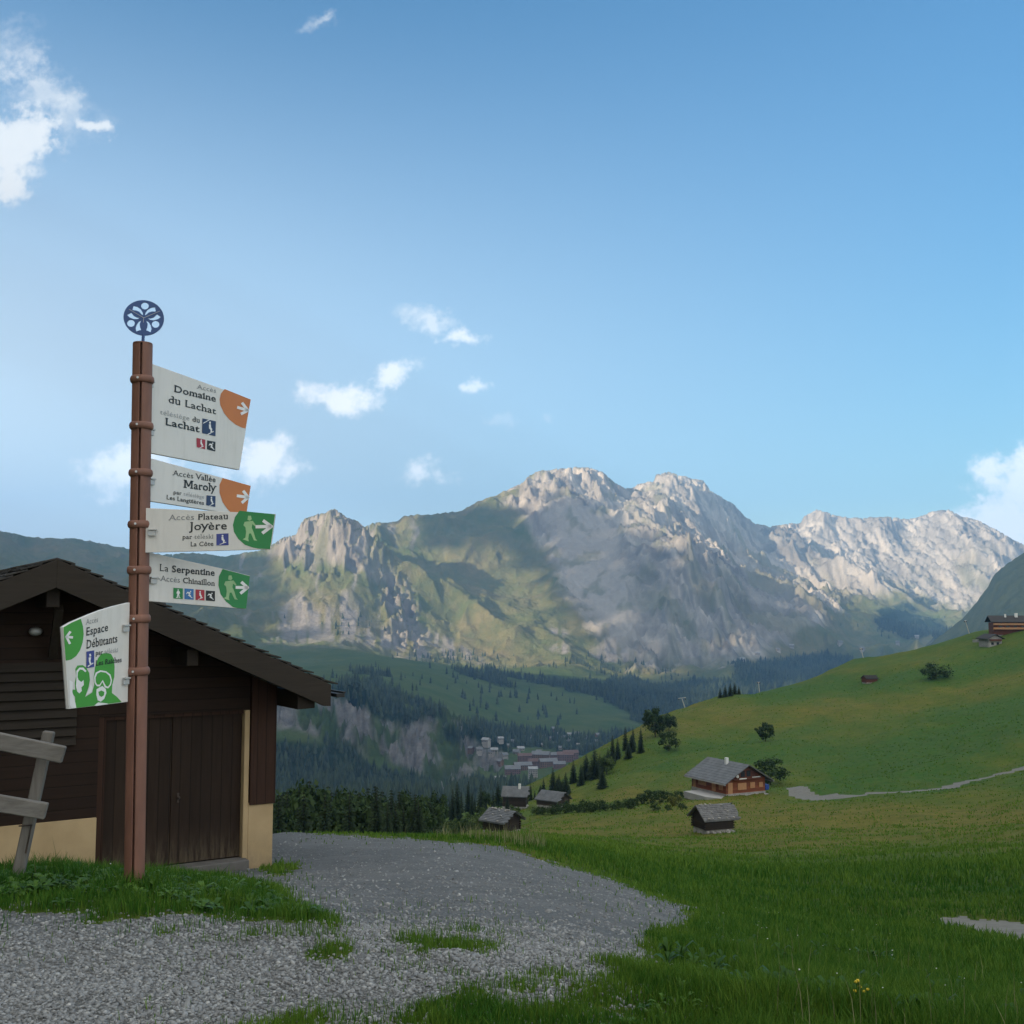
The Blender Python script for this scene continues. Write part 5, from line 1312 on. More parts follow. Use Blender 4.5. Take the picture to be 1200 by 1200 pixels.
def chalet():
    # gable faces the viewer's right; ridge runs back to the left
    base = hit(851, 933, 120)
    a = R(27)                                           # gable normal: (sin a, -cos a)
    t = thing('chalet', 'orange-brown timber chalet with a broad grey slate roof on the green hillside', 'house', base, a)
    s = base.length / F                                 # metres per photo pixel there
    W, L, H, RISE, OV = 8.2, 9.5, 2.55, 2.3, 1.0          # local: gable wall along +X from the origin, house runs to +Y
    w = MB(); w.prism([(0, 0, 0), (W, 0, 0), (W, 0, H), (W / 2, 0, H + RISE), (0, 0, H)], (0, L, 0)); w.build('wall', M['honey'], t)
    g = MB(); g.prism([(0.02, -0.05, H + 0.02), (W - 0.02, -0.05, H + 0.02), (W / 2, -0.05, H + RISE - 0.05)], (0, 0.045, 0)); g.build('gable', M['honeydark'], t)
    f = MB(); f.box(-0.05, W + 0.05, -0.06, L + 0.05, -1.5, 0.28); f.build('footing', M['stone'], t)
    for sx in (-1, 1):
        xe = W / 2 + sx * (W / 2 + OV); e = OV * RISE / (W / 2)
        r = MB(); r.prism([(W / 2, -1.1, H + RISE + 0.14), (xe, -1.1, H - e + 0.14), (xe, -1.1, H - e), (W / 2, -1.1, H + RISE)], (0, L + 1.9, 0))
        n = 9
        for i in range(n):
            a0, a1 = i / n, min(1, (i + 1.1) / n)
            X0, X1 = W / 2 + (xe - W / 2) * a0, W / 2 + (xe - W / 2) * a1; Z0, Z1 = H + RISE + .143 - (RISE + e) * a0, H + RISE + .143 - (RISE + e) * a1
            r.hexa([(X0, -1.12, Z0), (X1, -1.12, Z1), (X1, L + .8, Z1), (X0, L + .8, Z0), (X0, -1.12, Z0 + .01), (X1, -1.12, Z1 + .05), (X1, L + .8, Z1 + .05), (X0, L + .8, Z0 + .01)])
        ro = r.build('roof', M['slate'], t)
        ev = MB(); ev.box(xe - .06, xe + .06, -1.1, L + .8, H - e - .12, H - e + 0.1); ev.build('gutter', M['terrace'], ro)
        if sx < 0:
            c = MB(); c.box(W / 2 - 1.0, W / 2 - .5, L * .4, L * .4 + .5, H + RISE * .6, H + RISE + .75); c.build('chimney', M['whitepaint'], ro)
    def win(x0, x1, z0, z1, side, shut=True):
        o = MB()
        if side == 'g': o.box(x0, x1, -0.09, -0.052, z0, z1)
        else: o.box(-0.05, -0.004, x0, x1, z0, z1)
        wo = o.build('window', M['shutter'] if shut else M['glass'], t)
        p = MB()
        if side == 'g': p.box(x0 + .12, x1 - .12, -0.10, -0.091, z0 + .12, z1 - .12)
        else: p.box(-0.06, -0.051, x0 + .12, x1 - .12, z0 + .12, z1 - .12)
        p.build('pane', M['glass'] if not shut else M['shutter'], wo)
    win(2.4, 4.2, 0.8, 1.9, 'g'); win(5.0, 6.0, 0.95, 1.9, 'g'); win(6.9, 7.7, 1.0, 1.8, 'g'); win(0.35, 1.3, 0.3, 2.1, 'g')
    win(3.1, 3.9, H + .35, H + 1.3, 'g', False); win(4.3, 5.1, H + .35, H + 1.3, 'g', False)
    win(0.8, 1.9, .8, 2.0, 's'); win(2.8, 3.8, .4, 2.1, 's'); win(5.4, 7.6, .9, 2.1, 's'); win(8.4, 9.1, .3, 2.1, 's')
    b = MB(); b.box(1.2, W - 1.2, -0.75, -0.06, H - 0.02, H + 0.08); bo = b.build('balcony', M['honeydark'], t)
    b = MB(); b.box(2.2, 3.7, -0.80, -0.755, H + 0.09, H + 0.26); b.build('flower_box', M['whitepaint'], bo)
    b = MB(); b.box(4.9, 6.6, -0.80, -0.755, H + 0.25, H + 0.36); b.build('flower_box', M['whitepaint'], bo)
    d = MB(); d.ball((2.05, -0.5, H + 0.55), .28, .08, .28, 12, 8); d.build('dish', M['whitepaint'], t)
    te = MB(); te.prism([(-3.2, 7.5, -.03), (-3.4, 1.0, -.03), (-1.6, -2.6, -.03), (4.5, -2.6, -.03), (8.0, -1.2, -.03), (8.0, -0.07, -.03), (-0.06, -0.07, -.03), (-0.06, 7.5, -.03)], (0, 0, -1.1)); te.build('terrace', M['terrace'], t)
    tp = MB(); tp.box(8.35, 9.3, 0.1, 1.6, 0.3, 1.25); o = tp.build('tarpaulin', M['tarp'], None, bevel=0.15)
    o.location = base; o.rotation_euler = (0, 0, a)
    tag(o, 'small bright blue covered stack at the right corner of the orange chalet', 'tarpaulin')
chalet()

def hotel():
    q = at(1176, 448)
    t = thing('chalet_hotel', 'large timber chalet hotel with dark roof and balconies on the hill crest', 'hotel', q, R(-12))
    w = MB(); w.prism([(-1.5, 0, 0.5), (20, 0, 0.5), (20, 0, 5.0), (-1.5, 0, 5.0)], (0, 9, 0)); w.build('wall', M['honeydark'], t)
    r = MB(); r.prism([(-2.6, -1.3, 5.3), (-2.6, 4.5, 7.6), (-2.6, 10.3, 5.3), (-2.6, 10.3, 5.05), (-2.6, 4.5, 7.3), (-2.6, -1.3, 5.05)], (24, 0, 0)); ro = r.build('roof', M['rooftile'], t)
    c = MB(); c.box(3, 3.6, 2.8, 3.4, 6.5, 8.2); c.box(6.6, 7.6, 2.8, 3.6, 6.5, 8.5); c.build('chimney', M['whitepaint'], ro)
    for z in (2.5, 4.1):
        b = MB(); b.box(-1.8, 20, -1.0, -0.03, z, z + .12); b.box(-1.8, 20, -1.0, -0.94, z + .13, z + .75); b.build('balcony', M['shutter'], t)
        for k in range(7):
            o = MB(); o.box(0.2 + k * 2.6, 1.4 + k * 2.6, -.04, -.004, z + .15, z + 1.35 if z < 4 else 4.95); o.build('window', M['glass'], t)
    f = MB(); f.box(-1.4, 19.9, .1, 8.9, -3, .49); f.build('footing', M['stone'], t)
    q = at(1172, 432)
    t = thing('chalet', 'small white-walled chalet with a dark gable roof just below the hotel', 'house', q, R(10))
    w = MB(); w.prism([(-2.6, 0, -1.5), (2.6, 0, -1.5), (2.6, 0, 2.6), (0, 0, 3.9), (-2.6, 0, 2.6)], (0, 6, 0)); w.build('wall', M['stone'], t)
    for sx in (-1, 1):
        r = MB(); r.prism([(0, -.8, 4.15), (sx * 3.5, -.8, 2.5), (sx * 3.5, -.8, 2.3), (0, -.8, 3.92)], (0, 7.4, 0)); r.build('roof', M['rooftile'], t)
    b = MB(); b.box(-2.3, 2.3, -.7, -.02, 1.7, 2.3); b.build('balcony', M['honeydark'], t)
    for x in (-1.6, .5):
        o = MB(); o.box(x, x + 1, -.04, -.004, .3, 1.2); o.build('window', M['glass'], t)
    a, b_ = at(1146, 446), at(1164, 440)
    w = MB()
    for k in range(14):
        p0 = a.lerp(b_, k / 14); p1 = a.lerp(b_, (k + 1) / 14); h = 1.0 + random.uniform(-.1, .15)
        w.prism([p0 - Vector((0, 0, .8)), p1 - Vector((0, 0, .8)), p1 + Vector((0, 0, h)), p0 + Vector((0, 0, h))], (0, 0.6, 0))
    tag(w.build('stone_wall', M['stone']), 'low pale stone wall on the hill crest left of the white-walled chalet', 'wall')
hotel()

def pylon(px, py, htpx, lean, arms, label):
    q = hit(px, py, 150); s = math.hypot(q.x, q.y) / F; H = htpx * s
    t = thing('lift_pylon', label, 'pylon', q)
    m_ = MB(); m_.tube((0, 0, -.5), (lean * H, 0, H), 0.22, 0.15, 10); m_.build('mast', M['alu'], t)
    c = MB(); c.beam((lean * H - arms, 0, H + .1), (lean * H + arms, 0, H + .1 - lean), 0.28, 0.22); c.build('crossarm', M['alu'], t)
    w = MB()
    for sx in (-1, 1):
        w.tube((lean * H + sx * arms * .85, -.2, H - .12), (lean * H + sx * arms * .85, .2, H - .12), .22, n=12)
    w.build('sheave', M['blackmetal'], t)
pylon(803, 828, 10, -.35, 1.4, 'white lift pylon with a crossarm, on the hill edge near the round tree')
pylon(890, 805, 11, -.08, .5, 'slim white lift pylon beside the dark conifers on the crest')
pylon(1012, 771, 10, -.25, .5, 'slim leaning white lift pylon midway along the hill crest')
pylon(1136, 741, 13, -.3, .4, 'leaning white lift pylon close to the stone wall and hotel')

# ================================================================== TREES
M['needles'] = leafy('dark spruce needles', (.034, .058, .024), (.012, .023, .011), 'tint', trans=0.1)
M['leaf'] = leafy('green foliage', (.060, .100, .028), (.022, .044, .014), 'tint', trans=0.25)
M['leaflight'] = leafy('light green foliage', (.105, .15, .04), (.045, .08, .02), 'tint', trans=0.25)
M['leafyellow'] = leafy('yellow-green foliage', (.19, .19, .04), (.08, .10, .025), 'tint', trans=0.2)
M['bark'] = simple('bark', (.09, .07, .055), (.045, .035, .03), 6, 0.9, 0.5, 0.02)
def leaf_mesh(name, quads, tint, mat, parent):
    v = np.array(quads, np.float32).reshape(-1, 3); k = len(v) // 4
    o = np_mesh(name, v, np.arange(4 * k).reshape(k, 4), [mat], parent, {'tint': np.repeat(np.array(tint, np.float32), 4)})
    return o
def spruce(seed, slim=0.19):
    """unit height; scaled when placed"""
    rd = random.Random(seed)
    t = thing('spruce_tree', 'x', 'tree')
    tr = MB(); tr.tube((0, 0, -.03), (0, 0, .55), .016, .009, 7); tr.tube((0, 0, .55), (0, 0, .97), .009, .002, 6); tr.build('trunk', M['bark'], t)
    Q, T = [], []
    nt_ = 26
    for i in range(nt_):
        z = .05 + .94 * (i / nt_) ** .95; Lm = slim * (1 - z) ** .8 + .012; nb = max(4, int(11 * (1 - z) + 4)); a0 = rd.uniform(0, 6.28)
        for k in range(nb):
            a = a0 + 6.283 * k / nb + rd.uniform(-.25, .25); L = Lm * rd.uniform(.65, 1.15); dz = -.30 * L * rd.uniform(.6, 1.5)
            ca, sa = math.cos(a), math.sin(a)
            segs = 3
            for s_ in range(segs):
                r0, r1 = L * s_ / segs, L * (s_ + 1.25) / segs
                z0, z1 = z + dz * (s_ / segs) ** 1.2, z + dz * ((s_ + 1.2) / segs) ** 1.2 + .01
                wd_ = .022 * (1 - .25 * s_) * (0.6 + (1 - z)) * rd.uniform(.7, 1.3)
                hang = -.018 * rd.uniform(.4, 1.6) * (0.5 + (1 - z))
                for sg in (-1, 1):
                    ox, oy = -sa * wd_ * sg, ca * wd_ * sg
                    Q += [(ca * r0, sa * r0, z0), (ca * r0 * 1.0 + ox, sa * r0 + oy, z0 + hang), (ca * r1 + ox * .5, sa * r1 + oy * .5, z1 + hang * .8), (ca * r1, sa * r1, z1)]
                    T.append(min(1, max(0, .25 + .45 * (s_ / segs) + rd.uniform(-.2, .3))))
    leaf_mesh('crown', Q, T, M['needles'], t)
    return t
def broad(seed, mat, name='broadleaf_tree', squash=1.0, low=0.12, leafs=2300, size=.05):
    rd = random.Random(seed)
    t = thing(name, 'x', 'bush' if 'bush' in name else 'tree')
    tr = MB(); tr.tube((0, 0, -.04), (0, 0, .4), .022, .014, 7)
    cl = []
    for k in range(34):
        while True:
            p = Vector((rd.uniform(-1, 1), rd.uniform(-1, 1), rd.uniform(-1, 1)))
            if p.length < 1: break
        c = Vector((p.x * .36 * squash, p.y * .36 * squash, low + (1 - low) * .5 + p.z * (1 - low) * .44)); cl.append((c, rd.uniform(.09, .16), rd.uniform(-.2, .25)))
        if k % 4 == 0: tr.tube((0, 0, .2), c, .009, .003, 5)
    tr.build('trunk', M['bark'], t)
    Q, T = [], []
    for k in range(leafs):
        c, r, tn = cl[rd.randrange(len(cl))]
        d = Vector((rd.gauss(0, 1), rd.gauss(0, 1), rd.gauss(0, .8))).normalized(); p = c + d * r * rd.uniform(.45, 1.1) * (1.0 if squash <= 1 else squash * .8)
        n = (d + Vector((rd.uniform(-.7, .7), rd.uniform(-.7, .7), rd.uniform(-.2, .9)))).normalized(); u = n.orthogonal().normalized(); v = n.cross(u)
        an = rd.uniform(0, 6.28); u, v = u * math.cos(an) + v * math.sin(an), v * math.cos(an) - u * math.sin(an)
        s_ = size * rd.uniform(.5, 1.1)
        Q += [p - u * s_, p - v * s_ * .55, p + u * s_, p + v * s_ * .6]
        T.append(min(1, max(0, .45 + tn + rd.uniform(-.25, .25))))
    leaf_mesh('crown', [tuple(q) for q in Q], T, mat, t)
    return t
protos = {}
used = {}
def plant(kind, loc, H, wide=1.0, label='', group=None):
    mk = {'s1': lambda: spruce(1), 's2': lambda: spruce(2, .16), 's3': lambda: spruce(3, .23), 'b1': lambda: broad(4, M['leaf']), 'b2': lambda: broad(5, M['leaf'], squash=1.25), 'l1': lambda: broad(6, M['leaflight']),
          'u1': lambda: broad(7, M['leaf'], 'bush', 1.5, 0.0, 1300, .06), 'u2': lambda: broad(8, M['leaf'], 'bush', 1.9, 0.0, 1300, .065), 'uy': lambda: broad(9, M['leafyellow'], 'bush', 1.5, 0.0, 1200, .06)}[kind]
    rz = random.uniform(0, 6.28); sc_ = (H * wide, H * wide, H)
    if kind not in protos:
        o = protos[kind] = mk(); o.location = loc; o.rotation_euler = (0, 0, rz); o.scale = sc_
        if group: o['group'] = group
    else:
        o = dup(protos[kind], loc, rz, sc_)
        if 'group' in o.keys() and not group: del o['group']
        if group: o['group'] = group
    o['label'] = label
    return o
# belt of trees beyond the end of the track
BELT_TOP = [(318, 928), (345, 922), (366, 914), (380, 921), (400, 926), (425, 921), (450, 923), (475, 930), (500, 931), (525, 923), (545, 914), (565, 921), (590, 918), (615, 921), (640, 925)]
for k in range(84):
    if k < 58: px = 318 + (k + random.random()) * 187 / 58; r = random.uniform(95, 165)
    else: px = 500 + (k - 58 + random.random()) * 128 / 26; r = random.uniform(205, 285)
    q = at(px, r); top = np.interp(px, [b[0] for b in BELT_TOP], [b[1] for b in BELT_TOP]) + abs(random.gauss(0, 9)) - 3 + (random.uniform(0, 14) if k % 3 == 0 else -2)
    zt = PA(px, top)[1] * r; H = max(3.0, zt - q.z)
    kind = random.choice(['s1', 's2', 's3', 's1', 's3', 's2', 's1', 'b1', 'b2'])
    plant(kind, q, H, random.uniform(.75, 1.1) * (1.0 if kind[0] == 's' else .75),
          'dark spruce in the tree belt beyond the end of the gravel track' if kind[0] == 's' else 'rounded leafy tree in the tree belt beyond the end of the gravel track', 'trees in the belt beyond the track')
for k in range(12):
    px = 505 + k * 9 + random.uniform(-4, 4); r = random.uniform(168, 200); q = at(px, r)
    plant('l1', q, random.uniform(3.0, 4.6), random.uniform(.9, 1.3), 'lighter green leafy tree at the front of the belt, behind the lone grey-roofed hut', 'light green trees at the front of the belt')
def one(kind, px, pyb, pyt, wide, label, rmin=100, group=None):
    q = hit(px, pyb, rmin); r = math.hypot(q.x, q.y); H = (pyb - pyt) * r / F
    plant(kind, q, max(H, .6), wide, label, group)
ROW = [('s2', 637, 929, 912, 1), ('s1', 648, 929, 900, 1), ('s3', 663, 931, 905, 1), ('s1', 672, 918, 891, 1.1), ('s3', 687, 914, 884, 1.2), ('s3', 697, 913, 877, 1.25), ('s1', 681, 921, 896, 1.1), ('s2', 718, 894, 862, 1), ('s1', 724, 890, 866, 1.1),
       ('s2', 733, 880, 852, 1), ('s2', 742, 878, 854, 1), ('s2', 751, 875, 853, 1), ('s1', 655, 926, 908, 1.2), ('s1', 703, 905, 884, 1.3)]
for kd, px, b_, t_, wd_ in ROW:
    one(kd, px, b_, t_, wd_, 'dark conifer in the row climbing the left edge of the green hill', group='conifers up the edge of the hill')
for k in range(16):
    kd, px, b_, t_, wd_ = ROW[k % len(ROW)]
    px += random.uniform(-7, 6); b_ = np.interp(px, [625, 660, 700, 760], [932, 927, 908, 872]) + random.uniform(-2, 5)
    one(random.choice(['s1', 's3', 's3']), px, b_, b_ - random.uniform(10, 24), random.uniform(1.1, 1.6), 'dark conifer in the row climbing the left edge of the green hill', group='conifers up the edge of the hill')
for px, b_, t_ in ((844, 818, 806), (850, 817, 803), (856, 816, 801), (861, 814, 800), (866, 814, 804)):
    one('s3', px, b_, t_, 1.1, 'small dark conifer in the cluster standing on the hill crest', group='conifers on the crest')
one('b2', 768, 864, 830, 1.0, 'large round dark tree at the top of the conifer row'); one('b1', 784, 857, 836, 1.1, 'smaller leafy tree just right of the large round tree')
one('u1', 784, 880, 857, 1.0, 'round bush on the slope below the large round tree'); one('l1', 711, 908, 886, 1.1, 'pale green leafy tree among the dark conifers of the row')
one('s3', 706, 924, 900, 1.3, 'broad low conifer standing in front of the row on the slope')
one('b2', 897, 869, 848, 1.15, 'lone round tree on the open hillside above the chalet'); one('u1', 903, 920, 889, 1.15, 'big dark bush right behind the orange chalet')
one('u2', 1097, 796, 778, 1.3, 'wide dark shrub high on the green hill')
one('u1', 741, 945, 936, 1.2, 'small dark bush between hedge and chalet'); one('uy', 791, 944, 930, 1.1, 'yellow-green bush left of the chalet terrace')
one('u2', 541, 979, 960, 0.8, 'dark shrub left of the lone grey-roofed hut', 90)
for px, b_, t_ in ((752, 943, 930), (762, 942, 926), (773, 941, 926), (783, 940, 928), (795, 938, 927)):
    one('u1', px, b_, t_, 1.1, 'dark bush in the hedge left of the orange chalet', group='hedge left of the chalet')
for k in range(15):
    px = 628 + k * 8.2 + random.uniform(-2, 2); b_ = np.interp(px, [628, 690, 750], [955, 952, 947])
    one('u2', px, b_, b_ - random.uniform(8, 15), .9, 'dark bush in the hedgerow along the far edge of the meadow', group='hedgerow bushes along the meadow')
for px, b_, t_ in ((768, 950, 941), (800, 949, 941), (783, 950, 943)):
    one('u2', px, b_, t_, 1.0, 'low brownish scrub below the chalet terrace', group='scrub below the terrace')

# far woods as one mass
def far_xyz(i, j): return np.stack([FX[i, j], FY[i, j], Z_far[i, j]], -1)
def far_hit(px, py, rmin=1450):
    az, e = PA(px, py); i = int(np.argmin(abs(faz - az))); k = np.where((E_far[i] >= e) & (FR[i] > rmin))[0]
    j = k[0] if len(k) else int(np.argmax(np.where(FR[i] > rmin, E_far[i], -9)))
    return Vector(far_xyz(i, j))
def far_woods():
    fm = forest.copy()
    area = FR * np.gradient(faz)[:, None] * np.gradient(FR, axis=1)
    w = (fm > 0.5) * area * (FR < 4600) * (np.abs(FA) < R(27)) * (PXf > 280)
    # scattered trees on the pastures and at the foot of the rocks
    spots = [(402, 735, 30, 8), (415, 728, 20, 6), (540, 772, 45, 7), (505, 768, 25, 6), (590, 812, 40, 10), (610, 826, 50, 12), (640, 838, 30, 8), (560, 826, 25, 6), (700, 780, 40, 10), (640, 790, 80, 6), (745, 792, 40, 8), (480, 800, 60, 10), (1060, 735, 40, 8)]
    for x, y, a, b_ in spots: w = w + 0.13 * area * np.exp(-((PXf - x) / a) ** 2 - ((PYf - y) / b_) ** 2) * mt.clip(0.3, 1) * (FR > 1500)
    p = (w / w.sum()).ravel(); N = 13000
    idx = rng.choice(p.size, N, p=p)
    c = np.stack([FX.ravel()[idx], FY.ravel()[idx], Z_far.ravel()[idx]], 1); c[:, :2] += rng.normal(0, 5, (N, 2))
    H = rng.uniform(9, 21, N); Rd = H * rng.uniform(.17, .26, N); rot = rng.uniform(0, 6.28, N)
    n = 6; tiers = [(0.0, .75, 1.0), (.35, 1.0, .72)]
    V = []; Fc = []; base = 0
    for z0, z1, rr in tiers:
        a = rot[:, None] + 2 * math.pi * np.arange(n)[None] / n
        jit = rng.uniform(.7, 1.25, (N, n))
        ring = np.stack([c[:, None, 0] + np.cos(a) * Rd[:, None] * rr * jit, c[:, None, 1] + np.sin(a) * Rd[:, None] * rr * jit, c[:, None, 2] + H[:, None] * z0 + 0 * a - 1.0 * (z0 == 0)], -1)
        tip = np.stack([c[:, 0], c[:, 1], c[:, 2] + H * z1], -1)[:, None]
        vv = np.concatenate([ring, tip], 1); V.append(vv.reshape(-1, 3))
        k = np.arange(N)[:, None] * (n + 1) + base
        f = np.stack([k + np.arange(n)[None], k + (np.arange(n)[None] + 1) % n, k + n + 0 * np.arange(n)[None]], -1); Fc.append(f.reshape(-1, 3)); base += N * (n + 1)
    tint = np.tile(np.repeat(rng.uniform(0, 1, N), n + 1), 2)
    o = np_mesh('forest', np.concatenate(V), np.concatenate(Fc), [leafy('distant spruce wood', (.038, .058, .028), (.014, .026, .014), 'tint', trans=0)], attrs={'tint': tint})
    tag(o, kind='stuff')
far_woods()

# ================================================================== VILLAGE IN THE VALLEY
VROOF = [simple('red-brown roof', (.135, .085, .075), None, .2, .8, 0), simple('grey village roof', (.17, .18, .19), None, .2, .8, 0), simple('pale metal roof', (.30, .31, .32), None, .2, .6, 0)]
VWALL = [simple('white village wall', (.38, .36, .33), None, .2, .8, 0), simple('pink-red village wall', (.20, .125, .11), None, .2, .8, 0), simple('timber village wall', (.20, .13, .09), None, .2, .8, 0)]
def vhouse(W, D, H, rise, wm, rm, nwin):
    t = thing('village_house', 'x', 'house')
    w = MB(); w.prism([(-W / 2, -D / 2, -8), (-W / 2, D / 2, -8), (-W / 2, D / 2, H), (-W / 2, 0, H + rise), (-W / 2, -D / 2, H)], (W, 0, 0)); w.build('wall', VWALL[wm], t)
    r = MB()
    for sy in (-1, 1): roof_slab(r, -W / 2 - .8, W / 2 + .8, 0, H + rise + .5, sy * (D / 2 + 1), H - rise / (D / 2) + .5, .5)
    r.build('roof', VROOF[rm], t)
    if nwin:
        o = MB()
        for i in range(nwin): 
            for z in np.arange(1.5, H - 1.2, 3.0): o.box(-W / 2 + W * (i + .25) / nwin, -W / 2 + W * (i + .75) / nwin, -D / 2 - .12, -D / 2 - .02, z, z + 1.4)
        o.build('glazing', M['glass'], t)
    return t
vp = {}
def village(kind, px, py, rz, sc_, label, group=None):
    spec = {'h0': (11, 9, 5, 3, 0, 1, 4), 'h1': (12, 10, 6, 3.2, 2, 1, 4), 'h2': (12, 9, 5, 2.6, 0, 2, 4), 'a0': (30, 14, 13, 5, 1, 0, 9), 'a1': (34, 15, 11, 5, 2, 1, 9), 'a2': (26, 13, 10, 5, 1, 1, 8), 'w0': (15, 12, 16, 3, 0, 2, 5)}[kind]
    q = far_hit(px, py)
    if kind not in vp:
        o = vp[kind] = vhouse(*spec); o.location = q; o.rotation_euler = (0, 0, rz); o.scale = (sc_,) * 3
    else:
        o = dup(vp[kind], q, rz, sc_)
        if 'group' in o.keys(): del o['group']
    o['label'] = label
    if group: o['group'] = group
A_ = [(615, 893, .1), (634, 891, -.2), (650, 889, .3), (662, 893, 0), (612, 903, .2), (600, 908, .1), (628, 900, -.1), (642, 899, .25), (655, 901, .1), (668, 890, .2)]
for i, (px, py, rz) in enumerate(A_):
    village(('a0', 'a1', 'a2')[i % 3], px, py, rz, random.uniform(.65, .85), 'large apartment block in the dense reddish cluster at the village centre', 'apartment blocks of the distant village')
for i in range(34):
    px, py = [(622, 866), (640, 866), (655, 862), (668, 872), (682, 868), (594, 876), (610, 880), (600, 872), (672, 884), (648, 874), (635, 876), (662, 866), (690, 866), (697, 872), (580, 882), (575, 888), (620, 872), (648, 858), (678, 876), (688, 876),
              (590, 890), (584, 898), (570, 880), (604, 884), (630, 884), (645, 868), (668, 862), (677, 862), (560, 882), (553, 880), (586, 872), (628, 862), (657, 878), (699, 864)][i]
    village(('h0', 'h1', 'h2', 'h0')[i % 4], px + random.uniform(-2, 2), py + random.uniform(-1, 1), random.uniform(-.6, .6), random.uniform(.65, .95), 'small pale house of the distant village among valley trees', 'small houses of the distant village')
village('w0', 624, 912, .1, .8, 'pale tall building at the lower edge of the distant village'); village('h2', 586, 918, .2, 1.2, 'white-roofed building just above the belt of trees')
for i, (px, py) in enumerate([(888, 768), (912, 764), (928, 760), (1052, 756), (1075, 748), (1010, 762), (870, 775), (985, 758)]):
    village(('h2', 'h0')[i % 2], px, py, random.uniform(-.5, .5), 1.3, 'tiny far house on the valley slope beyond the hill crest', 'far houses beyond the hill crest')

# ================================================================== GROUND COVER NEAR THE VIEWER
M['grass'] = leafy('grass blades', (.125, .215, .026), (.036, .115, .012), 'tint', trans=0.25)
M['weed'] = leafy('broad weed leaves', (.075, .155, .022), (.028, .078, .012), 'tint', trans=0.2, rough=0.45)
M['straw'] = leafy('dry seed stalks', (.32, .30, .16), (.16, .17, .07), 'tint', trans=0.2)
M['petal'] = simple('white petals', (.75, .75, .70), None, 5, 0.7, 0)
M['petaly'] = simple('yellow petals', (.75, .55, .03), None, 5, 0.7, 0)
def blades(name, x, y, z, h, w, tint, mat, lean=.45, kind='stuff'):
    N = len(x)
    a = rng.uniform(0, 2 * math.pi, N); b_ = rng.uniform(0, 2 * math.pi, N); l = h * lean * rng.uniform(.15, 1.2, N)
    cx, cy = np.cos(a) * w / 2, np.sin(a) * w / 2; lx, ly = np.cos(b_) * l, np.sin(b_) * l
    V = np.empty((N, 5, 3), np.float32)
    V[:, 0] = np.stack([x - cx, y - cy, z - .01], -1); V[:, 1] = np.stack([x + cx, y + cy, z - .01], -1)
    mx, my, mz = x + lx * .35, y + ly * .35, z + h * .6
    V[:, 2] = np.stack([mx + cx * .75, my + cy * .75, mz], -1); V[:, 3] = np.stack([mx - cx * .75, my - cy * .75, mz], -1)
    V[:, 4] = np.stack([x + lx, y + ly, z + h * np.sqrt(np.clip(1 - (l / h) ** 2 * .35, .2, 1))], -1)
    k = np.arange(N)[:, None] * 5
    o = np_mesh(name, V.reshape(-1, 3), [k + np.array([[0, 1, 2, 3]]), k + np.array([[3, 2, 4]])], [mat], attrs={'tint': np.repeat(tint, 5)})
    return tag(o, kind=kind)
def scatter(N, r0, r1, a0=-29, a1=29):
    az = rng.uniform(R(a0), R(a1), N); r = np.exp(rng.uniform(math.log(r0), math.log(r1), N))
    return r * np.sin(az), r * np.cos(az), r, az
# the shed, its apron and the road stay clear
def clear(x, y):
    dx, dy = x - SC0.x, y - SC0.y; u = dx * math.sin(WA) + dy * math.cos(WA); v = -dx * math.cos(WA) + dy * math.sin(WA)
    return ~((u > -6.6) & (u < 0.03) & (v > -0.02) & (v < 7)) & ~((u > -2.6) & (u < 0.0) & (v > -0.3) & (v <= 0))
def grass_layer(N, r0, r1, hmin, hmax, wk, a0=-29, a1=29):
    x, y, r, az = scatter(N, r0, r1, a0, a1)
    g = near_sample(g_m, x, y); rd = near_sample(road, x, y)
    fq = 1.6 if r1 < 200 else .30; cl = fbm(x * fq, y * fq, 4); pat = fbm(x * .45 + 9, y * .45, 4)
    px, py = to_px(az, near_height(x, y) / r)
    bank = (px < 395) & (py < 1100) & (r < 12)
    keep = ((g < rng.normal(-.03, .05, N)) | ((g < .30) & (rng.uniform(0, 1, N) < .014))) & ~rd & clear(x, y) & (cl > rng.uniform(-1.0, -.1, N)) & (rng.uniform(0, 1, N) < np.where((r > 36) & (r1 < 200), np.clip((95 - r) / 60, 0, 1) ** 1.5, 1)) & ((r1 < 200) | (cl > rng.uniform(-.35, .5, N)))
    x, y, r, g, cl, pat, bank = (q[keep] for q in (x, y, r, g, cl, pat, bank))
    n = len(x); z = near_height(x, y)
    edge = sstep(.12, -.45, g)
    h = rng.uniform(hmin, hmax, n) * (1 + .75 * np.clip(cl, -.6, .8)) * (.35 + .65 * edge) * np.where(bank, 1.35, 1.0)
    w = np.maximum(.0042, r * wk) * rng.uniform(.7, 1.4, n)
    ol_ = near_sample(olive, x, y)
    tint = np.clip(.30 + .07 * (r > 8) + (.18 + .65 * ol_ if r1 > 200 else .5 * ol_ if r1 > 100 else 0) + .42 * pat + .2 * cl + rng.normal(0, .19, n) + .30 * np.clip(fbm(x * 2.7 + 3, y * 2.7, 3), -.8, .8) - .22 * bank + .25 * (g > -.12), 0, 1)
    tint = np.where(rng.uniform(0, 1, n) < .05, rng.uniform(.85, 1.0, n), tint)
    return blades('grass', x, y, z, h, w, tint, M['grass'])
grass_layer(370000, 3.6, 11, .05, .13, .0007, -33, 33)
grass_layer(170000, 11, 34, .07, .17, .0009, -32, 32)
grass_layer(110000, 34, 130, .12, .28, .0010)
grass_layer(100000, 70, 430, .08, .24, .0010, -6, 29)
